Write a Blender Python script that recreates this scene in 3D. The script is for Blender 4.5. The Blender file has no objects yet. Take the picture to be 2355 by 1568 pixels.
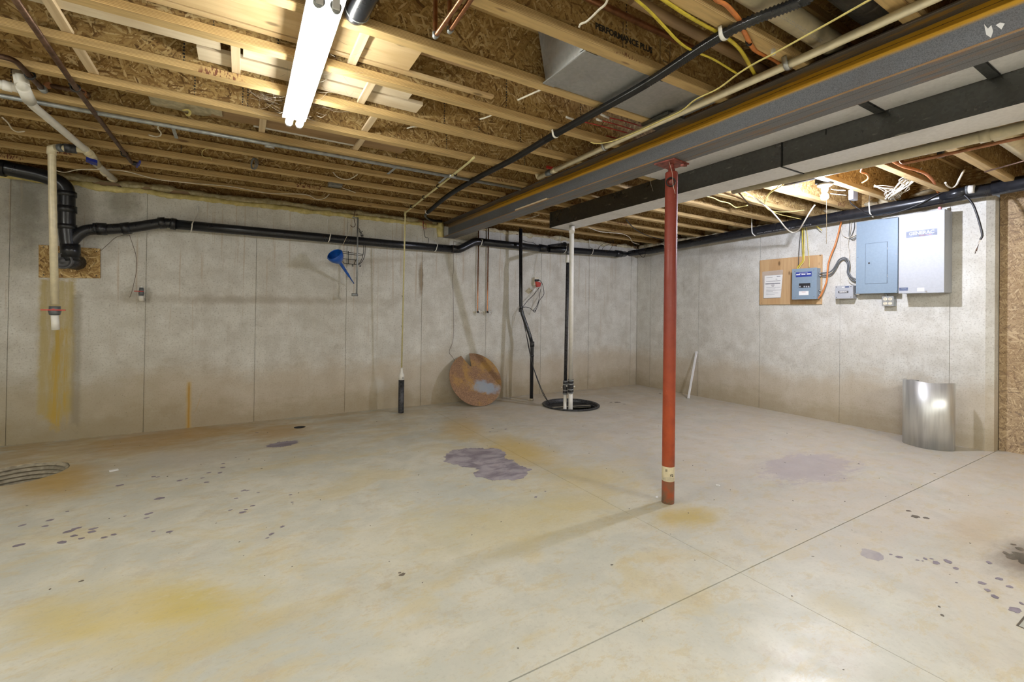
import bpy, bmesh, math, random
from mathutils import Vector, Matrix, noise
from mathutils.geometry import tessellate_polygon
random.seed(7)
C = bpy.context.scene.collection
S = bpy.context.scene
PI = math.pi
# ---------------- camera, world, exposure ----------------
cam = bpy.data.cameras.new('camera'); co = bpy.data.objects.new('camera', cam); C.objects.link(co)
cam.sensor_fit = 'HORIZONTAL'; cam.sensor_width = 36.0; cam.lens = 36.0 * 1037.355 / 2355
cam.shift_y = -71.95 / 2355
cam.clip_start = 0.02
_yaw, _pitch, _roll = 0.53872, 0.0069, 0.0135
_f = Vector((math.sin(_yaw)*math.cos(_pitch), math.cos(_yaw)*math.cos(_pitch), math.sin(_pitch)))
_r = Vector((math.cos(_yaw), -math.sin(_yaw), 0)); _u = _r.cross(_f)
_c, _s = math.cos(_roll), math.sin(_roll)
_r, _u = _r*_c + _u*_s, -_r*_s + _u*_c
co.matrix_world = Matrix(((_r.x, _u.x, -_f.x, -5.7544), (_r.y, _u.y, -_f.y, -5.4907), (_r.z, _u.z, -_f.z, 1.1858), (0, 0, 0, 1)))
S.camera = co
w = bpy.data.worlds.new('world'); S.world = w; w.use_nodes = True
w.node_tree.nodes['Background'].inputs[0].default_value = (0.5, 0.55, 0.6, 1)
w.node_tree.nodes['Background'].inputs[1].default_value = 0.3
S.view_settings.view_transform = 'Standard'; S.view_settings.look = 'None'
S.view_settings.exposure = 0.05; S.view_settings.gamma = 1.0; S.view_settings.use_curve_mapping = False
S.cycles.use_denoising = True
S.cycles.max_bounces = 8; S.cycles.diffuse_bounces = 5; S.cycles.caustics_reflective = False; S.cycles.caustics_refractive = False
S.cycles.sample_clamp_indirect = 6.0
TUBE_E, BULB_E, FILL_E = 60.0, 3100.0, 205.0       # radiance of the tubes, the bulb, the unseen strips added as fill light

# ---------------- node helpers ----------------
MATS = {}
class NT:
    def __init__(s, name):
        s.m = bpy.data.materials.new(name); s.m.use_nodes = True; s.t = s.m.node_tree
        s.t.nodes.clear(); s.out = s.t.nodes.new('ShaderNodeOutputMaterial')
        s.b = s.n('ShaderNodeBsdfPrincipled'); s.t.links.new(s.b.outputs[0], s.out.inputs[0])
    def n(s, typ, ins=None, **kw):
        nd = s.t.nodes.new(typ)
        for k, v in kw.items(): setattr(nd, k, v)
        for k, v in (ins or {}).items(): s.set(nd.inputs[k], v)
        return nd
    def set(s, sock, v):
        if isinstance(v, bpy.types.NodeSocket): s.t.links.new(v, sock)
        elif isinstance(v, bpy.types.Node): s.t.links.new(v.outputs[0], sock)
        else:
            if hasattr(sock.default_value, '__len__') and len(sock.default_value) == 4 and len(v) == 3: v = (*v, 1)
            sock.default_value = v
    def pos(s): return s.n('ShaderNodeNewGeometry').outputs['Position']
    def obj(s): return s.n('ShaderNodeTexCoord').outputs['Object']
    def map(s, v, scale=(1, 1, 1), rot=(0, 0, 0), loc=(0, 0, 0)):
        return s.n('ShaderNodeMapping', {'Vector': v, 'Scale': scale, 'Rotation': rot, 'Location': loc}).outputs[0]
    def noise(s, v, sc, det=4, rough=.55, dist=0):
        return s.n('ShaderNodeTexNoise', {'Vector': v, 'Scale': sc, 'Detail': det, 'Roughness': rough, 'Distortion': dist}).outputs[0]
    def ramp(s, v, a, b, lo=0., hi=1., smooth=True):
        return s.n('ShaderNodeMapRange', {0: v, 1: a, 2: b, 3: lo, 4: hi}, interpolation_type='SMOOTHSTEP' if smooth else 'LINEAR').outputs[0]
    def math(s, op, a, b=0.0, clamp=False):
        return s.n('ShaderNodeMath', {0: a, 1: b}, operation=op, use_clamp=clamp).outputs[0]
    def mix(s, f, a, b, bt='MIX'):
        nd = s.t.nodes.new('ShaderNodeMix'); nd.data_type = 'RGBA'; nd.blend_type = bt; nd.clamp_factor = True
        s.set(nd.inputs[0], f); s.set(nd.inputs[6], a); s.set(nd.inputs[7], b); return nd.outputs[2]
    def bump(s, h, st=.3, d=.01, nrm=None):
        i = {'Height': h, 'Strength': st, 'Distance': d}
        if nrm is not None: i['Normal'] = nrm
        return s.n('ShaderNodeBump', i).outputs[0]
    def fin(s, col, rough=.6, metal=0., bump=None, **kw):
        s.set(s.b.inputs['Base Color'], col); s.set(s.b.inputs['Roughness'], rough); s.set(s.b.inputs['Metallic'], metal)
        if bump is not None: s.set(s.b.inputs['Normal'], bump)
        for k, v in kw.items(): s.set(s.b.inputs[k.replace('_', ' ')], v)
        return s.m
    def sep(s, v):
        nd = s.n('ShaderNodeSeparateXYZ', {0: v}); return nd.outputs[0], nd.outputs[1], nd.outputs[2]
    def blob(s, p, c, u, v, soft=.5, nz=None, amp=.6):
        """soft mask of an ellipse: centre c, half axes u, v (3-vectors)"""
        u, v, c = Vector(u), Vector(v), Vector(c)
        a = s.n('ShaderNodeVectorMath', {0: p, 1: c}, operation='SUBTRACT').outputs[0]
        n_ = u.cross(v); ra = v.cross(n_) / u.dot(v.cross(n_)); rb = n_.cross(u) / v.dot(n_.cross(u))
        x = s.n('ShaderNodeVectorMath', {0: a, 1: ra}, operation='DOT_PRODUCT').outputs['Value']
        y = s.n('ShaderNodeVectorMath', {0: a, 1: rb}, operation='DOT_PRODUCT').outputs['Value']
        d = s.math('SQRT', s.math('ADD', s.math('MULTIPLY', x, x), s.math('MULTIPLY', y, y)))
        if nz is not None: d = s.math('ADD', d, s.math('MULTIPLY', s.math('SUBTRACT', nz, .5), amp*2))
        return s.ramp(d, 1+soft*.5, max(0, 1-soft), 0., 1.)

def simple(name, col, rough=.5, metal=0., var=.15, bump=.0, sc=30., **kw):
    """plain material with a little uneven colour"""
    if name in MATS: return MATS[name]
    t = NT(name); p = t.obj(); n = t.noise(p, sc, 5)
    c = t.mix(t.ramp(n, .3, .7), tuple(min(1, x*(1+var)) for x in col), tuple(x*(1-var) for x in col))
    r = t.math('ADD', t.math('MULTIPLY', t.noise(p, sc*.5, 3), .25), rough-.12, True)
    MATS[name] = t.fin(c, r, metal, t.bump(n, bump, .003) if bump else None, **kw); return MATS[name]

def m_concrete_wall():
    t = NT('poured_concrete'); p = t.pos(); x, y, z = t.sep(p)
    n1 = t.noise(p, 1.1, 5, .6); n2 = t.noise(p, 5, 6, .65); n3 = t.noise(p, 70, 4, .7)
    streak = t.noise(t.map(p, (5, 5, .35)), 2.2, 5, .6)
    c = t.mix(t.ramp(n2, .3, .7), (.70, .69, .64), (.55, .53, .475))
    c = t.mix(t.ramp(n1, .45, .7, 0, .4), c, (.50, .48, .41))
    c = t.mix(t.ramp(streak, .55, .75, 0, .3), c, (.44, .40, .33))
    c = t.mix(t.ramp(n3, .50, .72, 0, .62), c, (.25, .225, .18))
    n6 = t.noise(p, 2.6, 8, .72, .5); c = t.mix(t.ramp(n6, .56, .70, 0, .42), c, (.34, .31, .25)); c = t.mix(t.ramp(n6, .40, .30, 0, .35), c, (.70, .70, .67))
    sp = t.noise(p, 62, 4, .7); c = t.mix(t.ramp(sp, .64, .72, 0, .5), c, (.20, .17, .13))
    # damp brown lower band, a tide mark with a wavy edge
    zz = t.math('ADD', t.math('ADD', z, t.math('MULTIPLY', t.math('SUBTRACT', t.noise(t.map(p, (1, 1, .6)), 1.3, 4), .5), .55)), t.math('MULTIPLY', t.math('SUBTRACT', t.noise(t.map(p, (1, 1, 2.2)), 5.5, 7, .75), .5), .38))
    c = t.mix(t.ramp(zz, .70, .42, 0, .55), c, (.45, .36, .235))
    c = t.mix(t.ramp(zz, .36, .05, 0, .55), c, (.30, .235, .13))
    # browner low down and darker high up towards the left end
    c = t.mix(t.math('MULTIPLY', t.ramp(x, -5.6, -7.4), t.ramp(zz, 1.2, .2, 0, .5)), c, (.28, .24, .135))
    c = t.mix(t.math('MULTIPLY', t.ramp(x, -6.6, -7.5), t.ramp(z, 1.1, 1.9, 0, .4)), c, (.17, .155, .12))
    n4 = t.noise(p, 11, 4, .6)
    yl = (.42, .30, .085)
    for (cc, u, v, so, am, col, k) in (
        ((-6.1157,0,0.2467), (.012, 0, .03), (0.03, 0, .10), .6, .3, (.45, .29, .08), .5),
        ((-6.7433,-0,2.1809), (.16, 0, 0), (0, 0, .2), .8, .9, (.20, .185, .14), .6),
        ((-7.369,0,2.0638), (.12, 0, 0), (0, 0, .5), .9, .7, (.12, .115, .10), .55),
        ((-3.8214,0,1.6061), (.035, 0, 0), (0, 0, .21), .5, .6, (.24, .18, .11), .8),
        ((-5.7063,0,1.2818), (1.3, 0, .02), (0, 0, .05), .9, .9, (.30, .25, .18), .5),
        ((-4.4604,0,1.7812), (.9, 0, .12), (0, 0, .04), .9, .9, (.33, .28, .2), .4),
        ((-4.3349,0,0.2956), (.12, 0, 0), (0, 0, .08), .8, .7, (.58, .56, .50), .5)):
        c = t.mix(t.math('MULTIPLY', t.blob(p, cc, u, v, so, n4, am), k), c, col)
    def band(x0, x1, z0, z1, e, nx, nz_):
        xn = t.math('ADD', x, t.math('MULTIPLY', t.math('SUBTRACT', n4, .5), nx)); zn = t.math('ADD', z, t.math('MULTIPLY', t.math('SUBTRACT', n4, .5), nz_))
        m = t.math('MULTIPLY', t.ramp(xn, x0-e, x0+e), t.ramp(xn, x1+e, x1-e)); return t.math('MULTIPLY', t.math('MULTIPLY', m, t.ramp(zn, z0-.05, z0+.05)), t.ramp(zn, z1+.03, z1-.03))
    st2 = t.noise(t.map(p, (16, 16, 1.3)), 1.4, 6, .7); back = t.ramp(y, -.1, -.05)
    c = t.mix(t.math('MULTIPLY', t.math('MULTIPLY', band(-7.275, -7.045, .22, 1.44, .02, .05, .3), back), t.ramp(st2, .25, .6, .45, .85)), c, (.42, .33, .125))
    c = t.mix(t.math('MULTIPLY', t.math('MULTIPLY', band(-7.20, -7.09, .12, 1.0, .03, .1, .3), back), t.ramp(st2, .42, .6, 0, .8)), c, (.47, .32, .05))
    c = t.mix(t.math('MULTIPLY', t.math('MULTIPLY', band(-7.06, -7.0, .1, 1.3, .02, .04, .3), back), .5), c, (.22, .19, .13))
    xs_ = (-6.1973,0,0.2325)[0]
    c = t.mix(t.math('MULTIPLY', t.math('MULTIPLY', band(xs_-.02, xs_+.02, -.1, .46, .012, .02, .15), back), .6), c, (.50, .34, .10))
    c = t.mix(t.math('MULTIPLY', t.math('MULTIPLY', band(xs_-.007, xs_+.007, -.1, .44, .006, .01, .15), back), .85), c, (.42, .23, .03))
    # thin rust trickles on the back wall
    rt = t.noise(t.map(p, (9, 9, .25)), 3.1, 3, .5)
    c = t.mix(t.math('MULTIPLY', t.math('MULTIPLY', t.ramp(rt, .60, .68, 0, .42), t.ramp(x, -.1, -.6)), t.ramp(z, .5, 1.4)), c, (.43, .32, .20))
    v1 = t.n('ShaderNodeTexVoronoi', {'Vector': t.map(p, (1, 1, 1)), 'Scale': 26.0, 'Randomness': 1.0}).outputs['Distance']
    pit = t.math('MULTIPLY', t.ramp(v1, .10, .04), t.ramp(n1, .48, .6))
    c = t.mix(t.math('MULTIPLY', pit, .7), c, (.14, .12, .10))
    h = t.math('SUBTRACT', t.math('ADD', t.math('MULTIPLY', n3, .5), n2), pit)
    return t.fin(c, t.ramp(n2, .3, .7, .75, .92), 0, t.bump(h, .35, .004))

def m_concrete_floor():
    t = NT('floor_concrete'); p = t.pos(); x, y, z = t.sep(p)
    n1 = t.noise(p, .9, 5, .6); n2 = t.noise(t.map(p, (1, 1, 1), (0, 0, .3)), 3.2, 7, .65, .4); n3 = t.noise(p, 60, 4, .7); n4 = t.noise(t.map(p, (1, 1.6, 1), (0, 0, -.4)), 1.9, 7, .65, .6)
    c = t.mix(t.ramp(n2, .32, .66), (.59, .57, .485), (.485, .48, .415))
    c = t.mix(t.ramp(n1, .48, .68, 0, .6), c, (.42, .435, .395))
    c = t.mix(t.ramp(n4, .50, .64, 0, .5), c, (.545, .455, .245))
    c = t.mix(t.ramp(t.noise(p, 1.35, 6, .65), .60, .72, 0, .28), c, (.44, .36, .28))
    rgt = t.math('MULTIPLY', t.ramp(x, -4.2, -2.4), t.ramp(n4, .3, .55, .35, .9)); c = t.mix(t.math('MULTIPLY', rgt, .75), c, (.535, .475, .415))
    n8 = t.noise(t.map(p, (1, 1.9, 1), (0, 0, .15)), 6.5, 8, .8, .3); c = t.mix(t.ramp(n8, .52, .60, 0, .42), c, (.50, .40, .20)); c = t.mix(t.ramp(t.noise(p, 3.3, 8, .8), .55, .63, 0, .3), c, (.40, .33, .235))
    # orange-brown band by the back wall
    band = t.math('MULTIPLY', t.ramp(y, -1.9, -.2), t.ramp(t.noise(t.map(p, (1, 2.6, 1)), 2.4, 8, .75), .40, .60))
    c = t.mix(t.math('MULTIPLY', band, t.ramp(x, -3.2, -6.2, .3, .75)), c, (.43, .30, .12))
    n5 = t.noise(t.map(p, (1, 2.2, 1), (0, 0, .2)), 4.6, 8, .78)
    for (a, b, d, e, so, am, col, k) in (
        ((-6.5001,-3.0347,0), (-5.6734,-3.448,0), (-5.9522,-2.9775,0), (-6.0214,-3.5568,0), .9, .9, (.56, .46, .19), .6),
        ((-6.0757,-3.1881,0), (-5.7325,-3.3837,0), (-5.9274,-3.0871,0), (-5.9139,-3.4247,0), .9, .95, (.50, .39, .11), .62),
        ((-6.5001,-3.0347,0), (-6.1893,-3.2121,0), (-6.3604,-2.9624,0), (-6.3036,-3.3271,0), .9, .8, (.50, .40, .14), .5),
        ((-7.0821,-1.2884,0), (-6.4874,-1.4878,0), (-6.9398,-0.6138,0), (-6.8185,-1.5143,0), .8, .8, (.45, .28, .06), .8),
        ((-6.9758,-0.468,0), (-5.4943,-0.193,0), (-6.4988,0.1392,0), (-6.2351,-0.7324,0), .8, .8, (.42, .25, .07), .7),
        ((-6.6222,-0.9055,0), (-5.7283,-1.1417,0), (-6.159,-0.9091,0), (-6.1622,-1.4281,0), .7, .9, (.50, .47, .41), .7),
        ((-5.7272,-0.5398,0), (-5.1277,-0.5854,0), (-5.4167,-0.2339,0), (-5.4561,-0.8823,0), .7, .7, (.40, .24, .07), .6),
        ((-3.8435,-1.7118,0), (-3.5071,-2.598,0), (-3.4815,-1.8214,0), (-3.9254,-2.5439,0), .8, .7, (.52, .37, .10), .8),
        ((-4.0173,-1.1721,0), (-3.6272,-1.4745,0), (-3.6252,-0.84,0), (-3.9627,-1.6807,0), .7, .8, (.50, .34, .09), .6),
        ((-3.9622,-2.7826,0), (-3.175,-3.1142,0), (-3.4809,-2.7299,0), (-3.7353,-3.1778,0), .9, .9, (.52, .41, .16), .6),
        ((-5.0714,-3.1568,0), (-3.5856,-3.4954,0), (-4.0666,-2.9947,0), (-4.526,-3.5635,0), .9, .8, (.52, .43, .18), .5),
        ((-3.6339,-3.6083,0), (-3.3186,-3.8499,0), (-3.3209,-3.6424,0), (-3.5706,-3.8618,0), .8, .9, (.50, .38, .13), .7),
        ((-3.7332,-4.4904,0), (-3.6069,-4.6865,0), (-3.5715,-4.5491,0), (-3.7538,-4.6869,0), .9, .8, (.50, .42, .22), .5),
        ((-2.248,-3.4589,0), (-1.5534,-3.8379,0), (-1.5073,-3.4488,0), (-2.2889,-3.7976,0), .25, 1.3, (.39, .34, .365), .7),
        ((-3.788,-3.6507,0), (-3.3837,-3.781,0), (-3.4459,-3.6446,0), (-3.5919,-3.8499,0), .8, .8, (.47, .36, .12), .55),
        ((-2.4571,-4.5712,0), (-1.8574,-4.7296,0), (-1.8755,-4.5882,0), (-2.6198,-4.7777,0), .9, .9, (.45, .34, .20), .5),
        ((-2.5723,-4.7821,0), (-2.1983,-5.0158,0), (-2.0434,-4.8309,0), (-2.6334,-4.9365,0), .8, .6, (.10, .07, .05), .75)):
        a, b, d, e = map(Vector, (a, b, d, e))
        c = t.mix(t.math('MULTIPLY', t.blob(p, (a+b+d+e)/4, (b-a)/2, (d-e)/2, so, n5, am), k), c, col)
    c = t.mix(t.ramp(n3, .5, .75, 0, .28), c, (.30, .28, .23))
    n7 = t.noise(t.map(p, (1, 1.4, 1), (0, 0, .6)), 9, 7, .75); c = t.mix(t.ramp(n7, .55, .72, 0, .35), c, (.33, .31, .25)); c = t.mix(t.ramp(n7, .42, .3, 0, .3), c, (.60, .60, .56))
    v1 = t.n('ShaderNodeTexVoronoi', {'Vector': p, 'Scale': 7.0, 'Randomness': 1.0}).outputs['Distance']
    c = t.mix(t.math('MULTIPLY', t.ramp(v1, .035, .02), t.ramp(n4, .42, .5)), c, (.10, .085, .06))
    h = t.math('ADD', t.math('MULTIPLY', n3, .25), n2)
    return t.fin(c, t.ramp(n2, .3, .7, .30, .50), 0, t.bump(h, .12, .004), Specular_IOR_Level=.5)

def m_osb(name, dark=1.0, plane='xz', pale=0.0):
    """overlapping wood strands: four layers of stretched cells, the highest strand shows"""
    t = NT(name); p0 = t.pos()
    wob = t.n('ShaderNodeTexNoise', {'Vector': p0, 'Scale': 7.0, 'Detail': 2.0}).outputs[1]
    p = t.n('ShaderNodeVectorMath', {0: p0, 1: t.n('ShaderNodeVectorMath', {0: wob, 3: .02}, operation='SCALE').outputs[0]}, operation='ADD').outputs[0]
    ax = {'xz': 1, 'yz': 0, 'xy': 2}[plane]; g = hgt = e = None
    fmix = lambda f, a, b: t.math('ADD', t.math('MULTIPLY', a, t.math('SUBTRACT', 1.0, f)), t.math('MULTIPLY', b, f))
    for k, (ang, ln, wd) in enumerate(((.15, 17, 95), (.95, 20, 112), (-.55, 15, 82), (-1.25, 22, 120))):
        rot = [0, 0, 0]; rot[ax] = ang
        sc = {'xz': (ln, 30, wd), 'yz': (30, ln, wd), 'xy': (ln, wd, 30)}[plane]
        v = t.n('ShaderNodeTexVoronoi', {'Vector': t.map(t.map(p, (1, 1, 1), tuple(rot), (k*3.1, k*1.7, k*2.3)), sc), 'Scale': 1.0})
        h_, c_, _ = t.sep(v.outputs['Color']); d_ = v.outputs['Distance']
        h_ = t.math('SUBTRACT', h_, t.math('MULTIPLY', d_, .35))
        if g is None: g, hgt, e = c_, h_, d_
        else:
            m = t.math('GREATER_THAN', h_, hgt); g, hgt, e = fmix(m, g, c_), t.math('MAXIMUM', h_, hgt), fmix(m, e, d_)
    cr = t.n('ShaderNodeValToRGB', {0: g}); el = cr.color_ramp.elements; d = dark
    cols = [(0, (.15, .075, .02)), (.10, (.27, .15, .045)), (.45, (.41, .255, .085)), (.8, (.52, .35, .13)), (1, (.72, .55, .28))]
    pl = (.42, .33, .24)
    cols = [(q, tuple((v*(1-pale)+w_*(.6+.5*q)*pale)*d for v, w_ in zip(cc, pl))) for q, cc in cols]
    el[0].position = 0; el[0].color = (*cols[0][1], 1); el[1].position = 1; el[1].color = (*cols[-1][1], 1)
    for ps, cc in cols[1:-1]: q = el.new(ps); q.color = (*cc, 1)
    c = cr.outputs[0]
    c = t.mix(t.ramp(e, .5, .95, 0, .4), c, tuple(v*d for v in (.17, .09, .03)))
    c = t.mix(t.ramp(t.noise(p, 1.1, 4), .45, .75, 0, .4), c, tuple(v*d for v in (.26, .15, .05)))
    c = t.mix(t.ramp(t.noise(p, 45, 4, .75), .57, .66, 0, .7), c, tuple(v*d for v in (.10, .05, .015)))
    return t.fin(c, .72, 0, t.bump(t.math('ADD', hgt, t.math('MULTIPLY', e, -.6)), .4, .0025))

def m_lvl(name, base, line, n=17.0, vert=True):
    """laminated flange stock: ply lines run along x, mill stamps in red ink"""
    t = NT(name); p = t.pos(); x, y, z = t.sep(p)
    nz = t.noise(t.map(p, (.8, 6, 6)), 1.2, 3)
    ph = t.math('ADD', t.math('MULTIPLY', z, 6.283*n/.1), t.math('MULTIPLY', nz, 7))
    ln = t.ramp(t.math('SINE', ph), .2, .95, 0, .85)
    g = t.noise(t.map(p, (1.2, 14, 14)), 4, 6, .6)
    c = t.mix(t.ramp(g, .35, .7), base, tuple(v*.72 for v in base))
    nr = t.sep(t.n('ShaderNodeNewGeometry').outputs['Normal'])
    side = t.ramp(t.math('ABSOLUTE', nr[1]), .4, .6)
    c = t.mix(t.math('MULTIPLY', ln, side), c, line)
    st = t.noise(t.map(p, (6, 14, 90), (0, 0, 0)), 1.0, 2)
    reg = t.noise(t.map(p, (1.6, 3.1, 3), (0, 0, 0), (3, 1, 0)), 1.0, 1)
    c = t.mix(t.math('MULTIPLY', t.math('MULTIPLY', t.ramp(reg, .66, .68), side), t.ramp(t.noise(t.map(p, (110, 8, 40)), 1.0, 1), .5, .6)), c, (.14, .045, .02))
    kn = t.n('ShaderNodeTexVoronoi', {'Vector': t.map(p, (2.3, 9, 9)), 'Scale': 1.0}).outputs['Distance']
    c = t.mix(t.ramp(kn, .10, .05, 0, .7), c, (.10, .035, .02))
    c = t.mix(t.ramp(t.noise(p, 1.1, 4), .5, .75, 0, .4), c, tuple(v*.55 for v in base))
    return t.fin(c, .66, 0, t.bump(t.math('ADD', g, t.math('MULTIPLY', ln, -.5)), .2, .002))

def m_wood(name, base, dark, sc=1.0, knots=True, axis=0):
    t = NT(name); p = t.pos()
    k = [14, 14, 14]; k[axis] = 1.1
    g = t.noise(t.map(p, tuple(k)), 3*sc, 6, .6, .5)
    w_ = t.n('ShaderNodeTexWave', {'Vector': t.map(p, tuple(v/6 for v in k)), 'Scale': 3.2*sc, 'Distortion': 5.0, 'Detail': 3.0}).outputs['Fac']
    c = t.mix(t.ramp(g, .35, .7), base, tuple(b*.6+d*.4 for b, d in zip(base, dark)))
    c = t.mix(t.ramp(w_, .55, .95, 0, .4), c, dark)
    if knots:
        q = [7, 7, 7]; q[axis] = 3.2
        v = t.n('ShaderNodeTexVoronoi', {'Vector': t.map(p, tuple(q)), 'Scale': 1.0}).outputs['Distance']
        c = t.mix(t.ramp(v, .13, .06, 0, .85), c, tuple(d*.35 for d in dark))
    return t.fin(c, .6, 0, t.bump(g, .15, .002))

def m_galv(name, col=(.50, .51, .50), rough=.38, spangle=.12, met=.85):
    t = NT(name); p = t.pos()
    v = t.n('ShaderNodeTexVoronoi', {'Vector': p, 'Scale': 70.0}); g = t.sep(v.outputs['Color'])[0]
    n = t.noise(p, 4, 5, .6); n2 = t.noise(t.map(p, (3, 1, 3)), 9, 4)
    c = t.mix(t.math('MULTIPLY', g, spangle*3), col, tuple(x*.62 for x in col))
    c = t.mix(t.ramp(n, .5, .75, 0, .45), c, tuple(x*.7 for x in col))
    c = t.mix(t.ramp(n2, .62, .74, 0, .5), c, (.62, .61, .56))
    r = t.math('ADD', t.math('MULTIPLY', g, .12), t.ramp(n, .3, .7, rough-.08, rough+.1))
    return t.fin(c, r, met, t.bump(t.math('ADD', g, t.math('MULTIPLY', n, 4)), .06, .002))

def m_bright():
    t = NT('bright_galvanised_sheet'); p = t.pos(); n = t.noise(t.map(p, (14, 14, 1.2)), 1.5, 4); f = t.noise(p, 5, 4)
    return t.fin(t.mix(t.ramp(n, .3, .7), (.72, .72, .69), (.55, .55, .53)), t.ramp(f, .3, .7, .40, .50), .85, t.bump(n, .05, .003))

def m_beam():
    t = NT('weathered_beam_steel'); p = t.pos(); x, y, z = t.sep(p)
    n = t.noise(t.map(p, (8, 1, 8)), 4, 6, .65); f = t.noise(p, 260, 3, .7); nb = t.noise(p, 2.2, 4)
    c = t.mix(t.ramp(f, .35, .7), (.20, .21, .225), (.11, .112, .12))
    c = t.mix(t.ramp(nb, .45, .7, 0, .35), c, (.12, .095, .075))
    zn = t.math('ADD', z, t.math('MULTIPLY', t.math('SUBTRACT', n, .5), .014))
    web = t.ramp(t.math('ABSOLUTE', t.math('ADD', x, 3.455)), .075, .06)
    st = t.math('MULTIPLY', t.math('MULTIPLY', t.ramp(zn, 2.272, 2.292), t.ramp(zn, 2.336, 2.332)), web)
    c = t.mix(t.math('MULTIPLY', st, t.ramp(y, -.3, -1.6, .35, .95)), c, (.62, .33, .015))
    c = t.mix(t.math('MULTIPLY', t.math('MULTIPLY', t.ramp(zn, 2.3145, 2.3160), t.ramp(zn, 2.3185, 2.3170)), web), c, (.10, .06, .02))
    # rust gathers along the foot of the web and on the bottom flange
    lo = t.math('MULTIPLY', t.ramp(zn, 2.200, 2.175, 0, .5), t.ramp(z, 2.162, 2.166)); c = t.mix(t.math('MULTIPLY', lo, t.ramp(f, .35, .6)), c, (.17, .075, .025))
    c = t.mix(t.math('MULTIPLY', t.ramp(zn, 2.172, 2.160), t.ramp(n, .52, .66, 0, .5)), c, (.30, .15, .04))
    c = t.mix(t.math('MULTIPLY', t.math('MULTIPLY', t.ramp(z, 2.1505, 2.152), t.ramp(z, 2.1615, 2.160)), .7), c, (.34, .18, .05))
    for a in (-3.50, -3.43):
        c = t.mix(t.math('MULTIPLY', t.ramp(t.math('ABSOLUTE', t.math('SUBTRACT', x, a)), .0025, .0012, 0, .7), t.ramp(z, 2.16, 2.155)), c, (.03, .025, .02))
    top = t.ramp(z, 2.332, 2.337); c = t.mix(t.math('MULTIPLY', top, .75), c, (.085, .062, .04))
    return t.fin(c, .55, .35, t.bump(t.math('ADD', f, n), .2, .002))

def m_rust():
    t = NT('rusted_plate'); p = t.pos(); n = t.noise(p, 5, 6, .65); f = t.noise(p, 90, 4, .7)
    c = t.mix(t.ramp(f, .35, .65), (.36, .215, .12), (.19, .105, .06)); c = t.mix(t.ramp(n, .45, .62, 0, .7), c, (.46, .27, .07))
    c = t.mix(t.ramp(t.noise(p, 7, 3), .6, .7, 0, .5), c, (.24, .15, .10))
    a, b, d, e = map(Vector, ((-3.2155,-0.2,0.2288), (-2.8163,-0.2,0.1769), (-3.0273,-0.2,0.301), (-3.0249,-0.2,0.1465)))
    q = t.n('ShaderNodeVectorMath', {0: p, 1: (1, 0, 1)}, operation='MULTIPLY').outputs[0]
    for v in (a, b, d, e): v.y = 0
    c = t.mix(t.math('MULTIPLY', t.blob(q, (a+b+d+e)/4, (b-a)/2, (d-e)/2, .5, t.noise(p, 14, 5), .8), .85), c, (.30, .36, .43))
    return t.fin(c, .8, .1, t.bump(t.math('ADD', f, n), .4, .003))

def m_red():
    t = NT('red_column_paint'); p = t.pos(); z = t.sep(p)[2]
    n = t.noise(p, 9, 6, .7); f = t.noise(t.map(p, (1, 1, .5)), 160, 3, .8)
    c = t.mix(t.ramp(z, .4, 1.3), (.36, .065, .020), (.22, .042, .028))
    c = t.mix(t.ramp(n, .4, .7, 0, .5), c, (.19, .03, .012))
    c = t.mix(t.ramp(f, .66, .74, 0, .55), c, (.45, .36, .26))
    low = t.ramp(z, .35, .02); c = t.mix(t.math('MULTIPLY', low, t.ramp(n, .3, .62)), c, (.16, .11, .07))
    c = t.mix(t.math('MULTIPLY', t.ramp(z, .06, .0), t.ramp(f, .4, .6)), c, (.10, .10, .06))
    return t.fin(c, t.ramp(n, .3, .7, .38, .58), 0, t.bump(n, .1, .002), Specular_IOR_Level=.35)

def m_foam(name, a, b):
    t = NT(name); p = t.pos(); n = t.noise(p, 18, 6, .65); v = t.n('ShaderNodeTexVoronoi', {'Vector': p, 'Scale': 30.0, 'Smoothness': .7}, feature='SMOOTH_F1').outputs['Distance']
    c = t.mix(t.ramp(n, .35, .65), a, b)
    return t.fin(c, .75, 0, t.bump(t.math('ADD', n, t.math('MULTIPLY', v, -1)), .6, .012))

def m_emit(name, col, e):
    m = bpy.data.materials.new(name); m.use_nodes = True; t = m.node_tree; t.nodes.clear()
    o = t.nodes.new('ShaderNodeOutputMaterial'); s = t.nodes.new('ShaderNodeEmission')
    s.inputs[0].default_value = (*col, 1); s.inputs[1].default_value = e; t.links.new(s.outputs[0], o.inputs[0]); return m

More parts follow.
